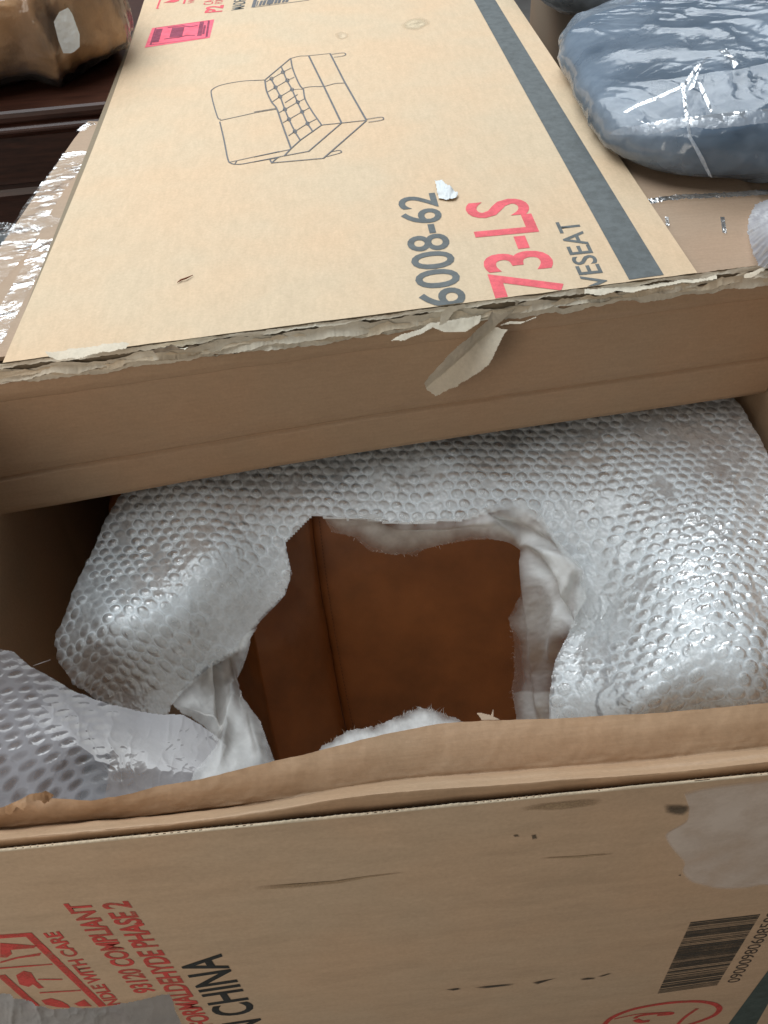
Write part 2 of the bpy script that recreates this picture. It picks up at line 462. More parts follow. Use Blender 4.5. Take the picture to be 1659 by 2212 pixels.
# ---- printed top panel: a grid so that its creases are real
def top_corner():
    y0 = lambda s: edge_y(-.419 + s * .895)
    return y0
nx, ny = 260, 420
s = np.linspace(0, 1, nx); t = np.linspace(0, 1, ny) ** 1.35
Sx, Tt = np.meshgrid(s, t)
xl = -.419 + .012 * np.sin(np.pi * np.clip(Tt * 1.1, 0, 1)); xr = .476
Xp = xl + Sx * (xr - xl); Y0 = edge_y(Xp) + .0015 + .003 * fbm(Xp * 30, Xp * 0, 3); Yp = Y0 + Tt * (2.75 - Y0)
Zp = ZT + 0 * Xp
def crease(p0, p1, h, wd, fade=(0, 1)):
    a = atz(*p0, ZT)[:2]; b = atz(*p1, ZT)[:2]; d = b - a; L = np.hypot(*d); d /= L
    u = (Xp - a[0]) * d[0] + (Yp - a[1]) * d[1]; v = -(Xp - a[0]) * d[1] + (Yp - a[1]) * d[0]
    v = v + .004 * fbm(u * 14, u * 0, 5)
    e = sstep(-.02, .06, u) * sstep(-.02, .06, L - u)
    return h * np.exp(-(v / wd) ** 2) * e
Zp = Zp + crease((150, 285), (1240, 150), .0004, .0025) + crease((700, 568), (1420, 468), .00045, .002) + crease((690, 622), (1330, 535), .0004, .002)
Zp = Zp + crease((300, 420), (900, 360), .0003, .004) + .0003 * fbm(Xp * 3, Yp * 3, 11)
top = link('top_panel', grid_mesh(np.stack([Xp, Yp, Zp - .0002], -1)), M_top, carton, True)
bmx = bmesh.new()   # the board under the face sheet
pts = [(-.418, edge_y(-.418) + .006), (.475, edge_y(.475) + .006), (.475, 2.75), (-.418, 2.75)]
slab('board', pts, ZT - .0025, .0055, M_flute, top)

cutA = Vector((0, edge_y(0) + .002, 0)); cutN = Vector((-.0854, 1, 0)).normalized()
CUT = (cutA, cutN)
# lettering, reading away from the torn edge
c5 = crop(1400, 650, .7233)
lettering('6008-62', c5(606, 760), c5(428, 150), c5(347, 789), on_top, I_slate, top, .012, .96, CUT)
lettering('73-LS', c5(1135, 692), c5(910, 176), c5(737, 730), on_top, I_red, top, .018, .96, CUT)
lettering('VESEAT', c5(1386, 668), c5(1206, 300), c5(1245, 683), on_top, I_slate, top, .012, 1.0, CUT)
patch_poly([(1359, 604), (1434, 593.5), (1070, 0), (1040, -48), (993, -50), (1024, 0)], on_top, I_slate, top, 'printed_stripe')
c8 = crop(500, 0, .4219)
patch_poly([c8(165, 445), c8(235, 262), c8(815, 180), c8(772, 352)], lambda x, y: atz(x, y, ZT + .0003), I_pink, top, 'red_label')
def L8(*q): return [c8(*p) for p in q]
lines([(L8((220, 418), (268, 265)), 1.2), (L8((742, 345), (765, 192)), 1.6), (L8((262, 262), (765, 192)), .7), (L8((215, 420), (742, 350)), .7),
       (L8((675, 335), (700, 205)), 3.2), (L8((712, 320), (728, 235)), 1.6), (L8((345, 365), (420, 355), (480, 350), (560, 330), (635, 330)), 1.6),
       (L8((380, 258), (440, 250), (520, 240), (590, 250), (660, 238)), 1.6), (L8((455, 345), (480, 255)), 9), (L8((265, 395), (305, 270)), 4.5)],
      on_top, .0032, I_plum, top, 'label_print', nrm=UZ)
lettering('P2', c8(882, 108), c8(900, 45), c8(712, 122), on_top, I_red, top, .03)
lettering('CA 93120', c8(800, 38), c8(835, -90), c8(705, 48), on_top, I_red, top, .0)
lettering('FORMALDEHYDE', c8(890, 28), c8(935, -150), c8(812, 38), on_top, I_red, top, .0)
lettering('MADE IN CHINA', c8(1090, 80), c8(1150, -170), c8(965, 98), on_top, I_slate, top, .01)
lines([(L8((280, 80), (330, -60)), 1.3), (L8((280, 80), (300, 78)), 1), (L8((530, 34), (560, -60)), 1.4)], on_top, .0035, I_red, top, 'care_symbol', nrm=UZ)
patch_poly(L8((340, 25), (420, -5), (470, -20), (490, 5), (440, 22)), on_top, I_red, top, 'care_symbol')
lettering('HANDLE', c8(625, 22), c8(650, -70), c8(560, 32), on_top, I_red, top, .0)
tb = [(L8((1178, 68), (1215, -60)), 2.6), (L8((1178, 68), (1700, 0)), .8), (L8((1330, 45), (1350, -40)), 1.0)]
for k in range(13):
    x = 1210 + k * 24 + (k % 3) * 5
    tb.append((L8((x, 55 - k * 3.2), (x + 14 + (k * 7) % 9, 8 - k * 3)), .8 + (k * 5 % 3) * .5))
lines(tb, on_top, .0035, I_line, top, 'printed_table', nrm=UZ)

# line drawing of the sofa
c1 = crop(0, 0, .6631); c2 = crop(1000, 0, .6631)
def A1(*q): return [c1(*p) for p in q]
def A2(*q): return [c2(*p) for p in q]
D = []
D += [(curve_pts(A1((1310, 708), (1290, 690), (1255, 560), (1268, 525), (1330, 500), (1450, 480), (1580, 474))), 1.0)]
D += [(A1((1305, 715), (1420, 690)) + curve_pts(A1((1420, 690), (1520, 668), (1640, 648))), .9)]
D += [(curve_pts(A1((1305, 722), (1330, 830), (1352, 940), (1370, 968), (1420, 975), (1500, 962), (1659, 934))), 1.1), (A1((1365, 962), (1659, 898)), .8), (A1((1395, 972), (1405, 955)), .8)]
D += [(A2((0, 478), (65, 474)), .9), (A2((0, 664), (130, 643)), .9), (A2((0, 932), (220, 886)), .9), (A2((0, 961), (180, 925)), .9)]
D += [(curve_pts(A2((65, 478), (75, 540), (105, 605), (135, 645), (165, 730), (220, 882))), 1.3)]
D += [(A2((68, 472), (130, 420), (218, 346)), 1.1), (curve_pts(A2((218, 346), (228, 400), (250, 460), (275, 510), (293, 528))), 1.2), (curve_pts(A2((293, 528), (305, 590), (345, 660), (402, 742))), 1.2)]
D += [(curve_pts(A2((218, 346), (270, 333), (325, 330), (452, 317))), 1), (A2((325, 330), (415, 512), (520, 730)), 1.5), (A2((452, 317), (540, 490), (668, 714)), 1.5)]
D += [(curve_pts(A2((293, 522), (340, 514), (415, 512), (480, 496), (540, 492))), 1), (A2((402, 742), (520, 730), (668, 714)), 1.1)]
D += [(A2((402, 742), (275, 832), (220, 882), (180, 925)), 1.1), (A2((520, 730), (325, 898), (180, 925)), 1.1), (A2((668, 716), (412, 940), (105, 967), (95, 948)), 1.1), (A2((105, 967), (140, 935)), 1.0)]
for a, b in (((462, 322), (545, 320)), ((668, 708), (770, 702)), ((455, 902), (520, 898))):
    dx = 5
    D += [(curve_pts(A2((a[0], a[1]), (b[0] - 18, b[1] - 6), (b[0], b[1] + 2), (b[0] - 16, b[1] + 12), (a[0] + 12 if a[0] != 455 else a[0] - 25, a[1] + (18 if a[0] != 455 else 28)))), .9)]
D += [(curve_pts(A2((162, 395), (195, 475), (225, 530), (258, 605), (285, 662), (318, 732), (348, 778))), 1.2), (curve_pts(A2((100, 465), (128, 518), (155, 572), (183, 648), (208, 708), (243, 780), (275, 832))), 1.2)]
btn = [(172, 428), (198, 477), (226, 531), (260, 606), (286, 663), (318, 733), (104, 467), (128, 518), (155, 573), (184, 649), (208, 708), (243, 780)]
tuft = [((172, 428), (104, 467)), ((198, 477), (128, 518)), ((226, 531), (155, 573)), ((260, 560), (184, 610)), ((286, 663), (208, 708)), ((318, 733), (243, 780)), ((260, 606), (184, 649)),
        ((172, 428), (222, 403)), ((198, 477), (240, 458)), ((226, 531), (290, 528)), ((260, 606), (302, 585)), ((286, 663), (332, 638)), ((318, 733), (372, 705)),
        ((104, 467), (72, 485)), ((128, 518), (82, 545)), ((155, 573), (108, 605)), ((184, 649), (150, 668)), ((208, 708), (172, 728)), ((243, 780), (205, 806))]
D += [(A2(a, b), .8) for a, b in tuft]
for bx_, by_ in btn:
    D.append(([c2(bx_ + 10 * math.cos(k * .785), by_ + 10 * math.sin(k * .785)) for k in range(9)], .8))
lines(D, on_top, .0024, I_line, top, nrm=UZ)
# scuffs and the stains on the panel
def blob(c, rx, ry, n=26, seed=0, rot=0, on=on_top):
    o = []
    for k in range(n):
        a = 2 * math.pi * k / n; r = 1 + .5 * float(fbm(np.array(math.cos(a) * 1.3 + seed), np.array(math.sin(a) * 1.3), seed))
        x, y = rx * r * math.cos(a), ry * r * math.sin(a)
        o.append((c[0] + x * math.cos(rot) - y * math.sin(rot), c[1] + x * math.sin(rot) + y * math.cos(rot)))
    return o
soft_patch(blob(c2(960, 140), 34, 14, seed=2, rot=-.1), on_top, ink('stain_pale', (.53, .43, .29), .85, 40, True), top, 'water_stain')
soft_patch(blob(c2(520, 210), 16, 9, seed=5), on_top, ink('stain_pale_b', (.56, .44, .30), .9, 30, True), top, 'water_stain')

# ---- hanging flap below the torn edge
xs = np.linspace(XL + .002, XR - .002, 240)
flapbot = lambda x: smooth_interp([(-.5, .518 - .012), (.045, .545 - .018), (.6, .564 - .035)], x)
prof = [(0, 0), (.05, -.003), (.10, -.006), (.145, -.0035), (.16, .003), (.19, .002), (.40, -.001), (.60, -.002), (.655, .000), (.672, .0035), (.69, -.0015), (.80, -.003), (.93, -.002), (.97, .003), (1.0, .014), (1.008, .030), (.995, .06)]
pf = np.array(prof); kk = np.linspace(0, len(pf) - 1, 110)
fz = np.interp(kk, np.arange(len(pf)), pf[:, 0]); fo = np.interp(kk, np.arange(len(pf)), pf[:, 1])
XX, FZ = np.meshgrid(xs, fz); _, FO = np.meshgrid(xs, fo)
zt = ZT - .022 + .005 * fbm(XX * 14, XX * 0, 21) ; zb = flapbot(XX)
# the second crease drops a little to the left
FZ2 = FZ + .03 * (XX - .05) * np.exp(-((FZ - .66) / .12) ** 2) * -1
Pz = zt + FZ2 * (zb - zt); Py = edge_y(XX) + .004 + FO + .005 * fbm(XX * 3, FZ * 2, 22) + .0012 * fbm(XX * 25, FZ * 12, 23)
link('hanging_flap', grid_mesh(np.stack([XX, Py, Pz], -1), flip=True), M_in, carton, True)

# ---- torn edge: layers of ragged board and paper between panel and flap
def ragged(name, zhi, zlo, off, mat, amp, seed, lo_rag=1.0, hi_rag=.3, fold=0.0, x0=XL, x1=XR + .0, sc=30, n=1500):
    x = np.linspace(x0, x1, n); R5 = 6
    hi = zhi + amp * hi_rag * 2 * fbm(x * sc, x * 0 + seed, seed); lo = zlo + amp * lo_rag * 2 * fbm(x * sc * .7 + 9, x * 0, seed + 3, 5)
    hi = hi + .0016 * fbm(x * 260, x * 0, seed + 8, 2); lo = lo + .0035 * fbm(x * 190, x * 0, seed + 9, 3)
    lo = np.minimum(lo, hi - .0005)
    f = np.linspace(0, 1, R5)[:, None]
    Z = hi[None] * (1 - f) + lo[None] * f
    Yv = edge_y(x)[None] + off - fold * f ** 2 * (1 + 2.5 * fbm(x * 18, x * 0, seed + 5)[None]) + .003 * fbm(x[None] * 45 + f * 3, f * 2 + x[None] * 0, seed + 7)
    X5 = np.repeat(x[None], R5, 0)
    return link(name, grid_mesh(np.stack([X5, Yv, Z], -1), flip=True), mat, carton, True)
ragged('torn_liner', ZT - .0018, ZT - .007, .001, M_pulp, .005, 31, fold=.002)
ragged('torn_flute', ZT - .005, ZT - .028, .0085, M_flute, .002, 33)
ragged('torn_liner', ZT - .0115, ZT - .0195, .0015, M_pulp, .010, 35, hi_rag=1.0, fold=.007, sc=20)
ragged('torn_liner', ZT - .0150, ZT - .0215, -.001, M_lip, .010, 37, hi_rag=1.2, fold=.004, sc=33)
ragged('torn_liner', ZT - .0205, ZT - .0275, -.002, M_pulp, .0065, 41, hi_rag=1.5, fold=.003, sc=38)
ragged('torn_liner', ZT - .0240, ZT - .0310, .0005, M_in, .005, 47, fold=.001, sc=35)
# loose paper curls
def tongue(name, poly, ctrl, mat, seed, step=1.6, amp=.003, warp=2.5, sc=40, mid=None):
    X, Y, P, keep = sheet(poly, ctrl, step, warp, 14, seed)
    n = normals(P); P = P + n * (amp * 2 * fbm(X / sc, Y / sc, seed))[..., None]
    if mid:
        a, b = mid; d = np.array(b, float) - a; L = np.hypot(*d); d /= L
        v = -(X - a[0]) * d[1] + (Y - a[1]) * d[0]; P = P + n * (np.abs(v) / 22 * .012)[..., None]
    return link(name, grid_mesh(P, keep), mat, carton, True)
e0 = lambda px: float(edge_y(atz(px, 640, ZT)[0]))
g5 = lambda *q: [c5(*p) for p in q]
tongue('paper_curl', g5((700, 800), (780, 815), (850, 790), (900, 745), (850, 745), (870, 790), (760, 880), (820, 895), (760, 965), (700, 1060), (560, 1150), (440, 1228), (385, 1215), (370, 1170), (400, 1110), (520, 970), (610, 915), (690, 860)),
       [(*c5(900, 745), 'y', e0(1000) - .000), (*c5(720, 810), 'y', e0(900) - .008), (*c5(860, 790), 'y', e0(1000) - .012), (*c5(650, 920), 'y', e0(900) - .030), (*c5(760, 960), 'y', e0(950) - .03), (*c5(400, 1190), 'y', e0(850) - .032), (*c5(560, 1130), 'y', e0(880) - .040), (*c5(480, 1060), 'y', e0(850) - .045)],
       M_pulp, 61, amp=.004, mid=(c5(860, 800), c5(420, 1180)))
tongue('paper_curl', g5((125, 995), (200, 950), (250, 920), (350, 890), (400, 860), (540, 840), (690, 815), (680, 860), (600, 905), (480, 910), (420, 885), (360, 920), (260, 955), (190, 960)),
       [(*c5(125, 995), 'y', e0(700) - .030), (*c5(260, 930), 'y', e0(760) - .022), (*c5(420, 875), 'y', e0(800) - .012), (*c5(690, 830), 'y', e0(900) - .006), (*c5(600, 900), 'y', e0(880) - .022)], M_pulp, 63, amp=.003)
tongue('paper_curl', g5((760, 880), (840, 850), (920, 850), (985, 822), (990, 832), (900, 865), (820, 870)),
       [(*c5(760, 880), 'y', e0(950) - .024), (*c5(880, 858), 'y', e0(1000) - .02), (*c5(985, 825), 'y', e0(1040) - .012)], M_pulp, 65, amp=.002, warp=1.2)
tongue('paper_curl', g5((470, 800), (500, 770), (600, 755), (610, 770), (540, 800), (490, 870), (450, 880)),
       [(*c5(500, 775), 'y', e0(830) - .004), (*c5(600, 760), 'y', e0(880) - .002), (*c5(460, 870), 'y', e0(830) - .012)], M_pulp, 67, amp=.002, warp=1.2)
c6 = crop(2300, 600, .4364)
tongue('paper_curl', [c6(*p) for p in ((0, 1240), (150, 1230), (310, 1210), (600, 1190), (1100, 1130), (1200, 1090), (1210, 1140), (1000, 1180), (850, 1195), (600, 1235), (400, 1270), (300, 1250), (150, 1300), (0, 1290))],
       [(*c6(0, 1260), 'y', e0(1280) - .006), (*c6(600, 1210), 'y', e0(1420) - .006), (*c6(1150, 1130), 'y', e0(1540) - .006), (*c6(400, 1260), 'y', e0(1350) - .014)], M_pulp, 69, amp=.003)
tongue('paper_curl', [c6(*p) for p in ((1440, 1100), (1530, 1070), (1640, 1020), (1700, 1000), (1640, 1060), (1560, 1110), (1500, 1140), (1440, 1130))],
       [(*c6(1440, 1110), 'y', e0(1580) - .008), (*c6(1560, 1070), 'y', e0(1620) - .012), (*c6(1680, 1010), 'y', e0(1650) - .004), (*c6(1500, 1135), 'y', e0(1600) - .016)], M_pulp, 71, amp=.003)
c4 = crop(0, 700, .7233)
tongue('paper_curl', [c4(*p) for p in ((240, 945), (420, 930), (600, 900), (710, 895), (690, 930), (560, 955), (440, 985), (300, 985), (260, 975))],
       [(*c4(250, 960), 'y', e0(60) - .006), (*c4(480, 950), 'y', e0(180) - .014), (*c4(700, 900), 'y', e0(280) - .004)], M_pulp, 73, amp=.004)
tongue('paper_curl', [c4(*p) for p in ((830, 945), (900, 920), (1000, 905), (1080, 915), (1190, 890), (1200, 905), (1090, 935), (1000, 965), (930, 985), (850, 975))],
       [(*c4(840, 960), 'y', e0(330) - .008), (*c4(1000, 930), 'y', e0(400) - .014), (*c4(1190, 895), 'y', e0(480) - .004)], M_pulp, 75, amp=.004)
# the little torn scrap on the panel
tongue('paper_scrap', g5((430, 82), (470, 75), (490, 95), (530, 125), (563, 150), (545, 180), (480, 190), (450, 190), (440, 130)),
       [(*c5(440, 90), 'z', ZT + .003), (*c5(560, 150), 'z', ZT + .006), (*c5(460, 185), 'z', ZT + .001), (*c5(500, 130), 'z', ZT + .008)], M_label, 77, amp=.004, sc=9, warp=1)
# ---- near wall's edge: cut board with its flutes, and the folded inner flap
xs = np.linspace(XL, XR, 520); th = []
V = []; Fc = []
px_ = .0052; nn = int((XR - XL) / (px_ / 4)); 
for i in range(nn + 1):
    x = XL + i * px_ / 4; y = YN + .0042 + .0014 * math.sin(i * math.pi / 2 + .6); z = ZN - .0075 + .0012 * random.random()
    V += [(x, y - .0006, z - .02), (x, y - .0006, z), (x, y + .0006, z), (x, y + .0006, z - .02)]
    if i:
        a = 4 * (i - 1); b = 4 * i
        Fc += [(a, b, b + 1, a + 1), (a + 1, b + 1, b + 2, a + 2), (a + 2, b + 2, b + 3, a + 3)]
link('flute', mesh(V, Fc), M_flute, fw)
# ragged pale lip of the outer liner
x = np.linspace(XL, XR, 1100); tooth = .0007 * np.maximum(0, np.sin(x / .0052 * 2 * np.pi + 2 * fbm(x * 20, x * 0, 82))) * sstep(-.15, .15, fbm(x * 9, x * 0, 83)) + .003 * np.maximum(0, 2 * fbm(x * 26, x * 0, 81) - .12)
Pl = np.stack([np.stack([x, x * 0 + YN - .0002, x * 0 + ZN - .002], -1), np.stack([x, x * 0 + YN - .0008 + .0004 * fbm(x * 90, x * 0, 5), ZN + tooth * .6], -1), np.stack([x, x * 0 + YN + .0006, ZN + tooth], -1)], 0)
link('torn_lip', grid_mesh(Pl), M_lip, fw, True)
rowB = [(-200, 1852), (0, 1832), (830, 1751), (1378, 1694), (1659, 1669), (1900, 1645)]
rowB2 = [(q[0], q[1] - 22) for q in rowB]
rowR = [(-200, 1827), (0, 1806), (238, 1784), (436, 1765), (548, 1750), (747, 1717), (905, 1701), (1064, 1690), (1207, 1679), (1436, 1662), (1659, 1639), (1900, 1615)]
rowV = [(-200, 1806), (0, 1790), (198, 1772), (357, 1759), (548, 1735), (707, 1711), (866, 1688), (1025, 1675), (1207, 1661), (1436, 1641), (1659, 1616), (1900, 1590)]
rowE = [(-200, 1760), (0, 1745), (79, 1722), (198, 1728), (286, 1714), (337, 1699), (436, 1682), (587, 1645), (648, 1632), (707, 1617), (826, 1587), (945, 1564), (1044, 1557), (1207, 1552), (1300, 1546), (1436, 1539), (1659, 1519), (1900, 1490)]
px = np.linspace(-1000, 3000, 900)
B = smooth_interp(rowB, px); Rr = smooth_interp(rowR, px); Vv = smooth_interp(rowV, px); E = np.where((px < -200) | (px > 1900), smooth_interp([rowE[0], rowE[1], rowE[-2], rowE[-1]], px), interp(rowE, px)) + 2.2 * fbm(px / 18, px * 0, 87)
rows = [(B + 26, 'y', YN + .0065), (B, 'y', YN + .0066), (B * .6 + Rr * .4, 'y', YN + .0068), (Rr + 9, 'y', YN + .0074), (Rr + 4, 'y', YN + .0092), (Rr - 4, 'y', YN + .0158), (Rr * .35 + Vv * .65, 'y', YN + .0215), (Vv + 1, 'y', YN + .0325),
        (Vv - 2, 'z', .7480), (Vv * .88 + E * .12, 'z', .7500), (Vv * .68 + E * .32, 'z', .7545), (Vv * .35 + E * .65, 'z', .7615), (E, 'z', .7670)]
Pr = np.stack([(aty if k_ == 'y' else atz)(px, r, np.full(px.shape, o)) for r, k_, o in rows], 0)
# resample the rows smoothly
k = np.linspace(0, len(rows) - 1, 90); i0 = np.clip(k.astype(int), 0, len(rows) - 2); f = (k - i0)[:, None, None]
g = np.gradient(Pr, axis=0)
Pf = (2 * f ** 3 - 3 * f ** 2 + 1) * Pr[i0] + (f ** 3 - 2 * f ** 2 + f) * g[i0] + (-2 * f ** 3 + 3 * f ** 2) * Pr[i0 + 1] + (f ** 3 - f ** 2) * g[i0 + 1]
kx = np.repeat(k[:, None], len(px), 1) / (len(rows) - 1)
nr = normals(Pf)
Pf = Pf + nr * ((.0035 * fbm(px / 150 + 0 * kx, kx * 3, 93) + .0012 * fbm(px / 30 + 0 * kx, kx * 9, 94)) * sstep(.12, .3, kx))[..., None]
keep = (Pf[..., 0] > XL - .001) & (Pf[..., 0] < XR + .001)
link('inner_flap', grid_mesh(Pf, keep), M_in2, carton, True)
# torn paper on the flap's left end
cl = crop(0, 2300, .7233)
tongue('torn_lip', [cl(*p) for p in ((25, 1250), (30, 1205), (100, 1180), (180, 1135), (250, 1120), (300, 1150), (270, 1185), (240, 1200), (210, 1175), (150, 1190), (130, 1230), (90, 1215), (60, 1260))],
       [(*cl(30, 1240), 'z', .766), (*cl(250, 1140), 'z', .776), (*cl(150, 1200), 'z', .775), (*cl(280, 1170), 'z', .769)], M_in2, 97, amp=.003, warp=1.5)

# ---- print on the near wall
cf = crop(0, 3300, .6631)
def F1(*q): return [cf(*p) for p in q]
lettering('93120 COMPLIANT', cf(925, 915), cf(520, 382), cf(795, 925), on_front, I_redworn, fw, .03, .97)
lettering('FORMALDEHYDE PHASE 2', cf(1262, 1112), cf(752, 375), cf(1130, 1122), on_front, I_redworn, fw, .03, .97)
lettering('HANDLE WITH CARE', cf(772, 1050), cf(345, 555), cf(690, 1060), on_front, I_redworn, fw, .03, .97)
lettering('MADE IN CHINA', cf(1740, 1400), cf(1305, 688), cf(1530, 1430), on_front, I_black, fw, .018, 1.0)
lines([(F1((-200, 600), (170, 575), (610, 1000)), 3.2), (F1((-200, 790), (310, 750)), 1.2), (F1((5, 815), (215, 1000)), 3.2), (F1((235, 920), (480, 905)), 1.2), (F1((225, 840), (370, 840)), 1.0)], on_front, .0022, I_redworn, fw, 'care_symbol', nrm=UY)
patch_poly(F1((0, 625), (90, 630), (220, 640), (200, 655), (60, 665), (70, 690), (40, 712), (0, 710)), on_front, I_redworn, fw, 'care_symbol')
patch_poly(F1((0, 735), (90, 710), (245, 682), (235, 700), (110, 715), (0, 745)), on_front, I_redworn, fw, 'care_symbol')
patch_poly(F1((95, 815), (140, 790), (185, 800), (215, 850), (260, 890), (230, 895), (195, 870), (170, 885), (115, 870)), on_front, I_redworn, fw, 'care_symbol')
patch_poly(F1((245, 965), (300, 952), (360, 968), (400, 990), (420, 1010), (340, 1005), (270, 990)), on_front, I_redworn, fw, 'care_symbol')
patch_poly(F1((440, 985), (500, 960), (545, 1000), (470, 1000)), on_front, I_redworn, fw, 'care_symbol')
lines([(F1((690, 990), (740, 1060), (790, 1104)), 2)], on_front, .002, I_redworn, fw, 'care_symbol', nrm=UY)
cb = crop(2200, 3400, .4967)
def Fb(*q): return [cb(*p) for p in q]
bars = []
rnd = random.Random(9); tpos = 0.0
tl, tr_, bl, br = (1045, 468), (1600, 404), (783, 1035), (1255, 968)
Vb = []; Fcb = []
while tpos < 1:
    wd = rnd.choice([.006, .006, .011, .016]); gp = rnd.choice([.005, .005, .009, .013])
    e = min(1, tpos + wd)
    q = [(tl[0] + (bl[0] - tl[0]) * u, tl[1] + (bl[1] - tl[1]) * u) for u in (tpos, e)] + [(tr_[0] + (br[0] - tr_[0]) * u, tr_[1] + (br[1] - tr_[1]) * u) for u in (e, tpos)]
    n0 = len(Vb); Vb += [on_front(*cb(*p)) for p in q]; Fcb.append((n0, n0 + 1, n0 + 2, n0 + 3)); tpos = e + gp
link('barcode', mesh(Vb, Fcb), ink('ink_barcode', (.045, .04, .032), .35, 90), fw)
lettering('090009806085094', cb(1428, 940), cb(1800, 330), cb(1325, 950), on_front, ink('ink_number', (.06, .045, .035), .4, 90), fw, .0, 1.0)
patch_poly(Fb((1345, 1275), (1660, 850), (1760, 720), (1760, 940), (1659, 1115), (1560, 1290)), on_front, I_green, fw, 'printed_stripe')
ring = curve_pts(Fb((350, 1290), (430, 1220), (600, 1155), (850, 1110), (1080, 1095), (1220, 1112), (1275, 1150), (1240, 1200), (1140, 1245), (1000, 1290)))
lines([(ring, 3.0), (curve_pts(Fb((440, 1235), (640, 1195), (880, 1180))), 1.2), (curve_pts(Fb((600, 1230), (640, 1210), (740, 1195), (880, 1185), (890, 1195), (780, 1205))), 2.2), (curve_pts(Fb((610, 1240), (650, 1255), (720, 1250))), 3.5), (curve_pts(Fb((930, 1290), (1000, 1220), (1100, 1150))), 2.0)],
      on_front, .0022, I_redworn, fw, 'round_emblem', nrm=UY)
# scratches, stains, label residue, tape
cs = crop(1000, 3200, .7836)
def Fs(*q): return [cs(*p) for p in q]
I_scr = ink('scratch_dark', (.05, .04, .03), .55, 80, True)
soft_patch(Fs((955, 890), (1030, 880), (1045, 888), (1000, 897)), on_front, I_scr, fw, 'scratch')
soft_patch(Fs((1100, 880), (1150, 873), (1310, 858), (1310, 868), (1150, 886)), on_front, I_scr, fw, 'scratch')
soft_patch(Fs((1390, 856), (1430, 846), (1530, 830), (1480, 846), (1420, 866)), on_front, I_scr, fw, 'scratch')
soft_patch(Fb((160, 918), (230, 905), (300, 905), (290, 920), (180, 928)), on_front, I_scr, fw, 'scratch')
soft_patch(Fb((300, 900), (400, 870), (430, 872), (340, 902)), on_front, I_scr, fw, 'scratch')
soft_patch(Fb((942, 96), (970, 86), (970, 102)), on_front, I_scr, fw, 'scratch')
soft_patch(Fs((1298, 112), (1325, 108), (1338, 122), (1310, 125)), on_front, I_stain, fw, 'smudge')
soft_patch(Fs((1392, 112), (1418, 108), (1425, 132), (1398, 138)), on_front, I_stain, fw, 'smudge')
soft_patch(Fs((0, 372), (200, 362), (440, 340), (620, 312), (760, 296), (770, 302), (600, 325), (440, 356), (200, 382), (0, 392)), on_front, I_stain2, fw, 'smudge')
cr = crop(2000, 2800, .6172)
def Fr(*q): return [cr(*p) for p in q]
soft_patch(Fr((985, 600), (1090, 600), (1165, 608), (1160, 640), (1120, 672), (1060, 668), (1000, 650)), lambda x, y: aty(x, y, YN - .0014), I_stain, fw, 'smudge')
soft_patch(Fr((200, 935), (450, 925), (680, 905), (680, 915), (450, 940), (200, 945)), on_front, I_stain2, fw, 'smudge')
soft_patch(blob(cr(350, 600), 90, 10, seed=7, rot=-.1), on_front, I_stain2, fw, 'smudge')
resid = Fr((1120, 520), (1300, 478), (1660, 435), (1800, 420), (1850, 760), (1800, 1110), (1640, 1115), (1500, 1138), (1350, 1140), (1230, 1115), (1160, 1090), (1110, 1030), (1120, 970), (1060, 900), (1010, 830), (1005, 780), (1090, 730), (1140, 690), (1150, 610))
m_, nt_, p_ = newmat('label_residue'); v_ = coords(nt_)
nt_.links.new(ramp(nt_, noise(nt_, v_, 30, 5, .6), [(.3, (.66, .57, .49)), (.7, (.74, .65, .57))]), p_.inputs['Base Color']); p_.inputs['Roughness'].default_value = .55
at_ = N(nt_, 'ShaderNodeAttribute'); at_.attribute_name = 'soft'
nt_.links.new(mix(nt_, 1.0, ramp(nt_, noise(nt_, v_, 25, 5, .65), [(.3, (.36,) * 3), (.62, (.72,) * 3)]), at_.outputs['Color'], 'MULTIPLY'), p_.inputs['Alpha'])
M_resid = m_
soft_patch(curve_pts(resid, 4), on_front, M_resid, fw, 'label_residue', .07)
# foggy tape at the lower left corner
X, Y, P, keep = sheet(F1((-150, 930), (60, 905), (300, 1000), (660, 985), (1010, 910), (1080, 1104), (1110, 1180), (-150, 1180)),
                      [(cf(0, 900)[0], cf(0, 900)[1], 'y', YN - .003), (*cf(1000, 900), 'y', YN - .003), (*cf(1000, 1150), 'y', YN - .003), (*cf(0, 1150), 'y', YN - .003)], 2.0, 3, 20, 5)
P = P + np.array([0, -1, 0]) * (.004 * ridge(X / 60, Y / 40, 6) * sstep(0, 1, (400 - X) / 300) + .0006 * fbm(X / 12, Y / 12, 8) + .0012)[..., None]
link('old_tape', grid_mesh(P, keep), M_fog, fw, True)

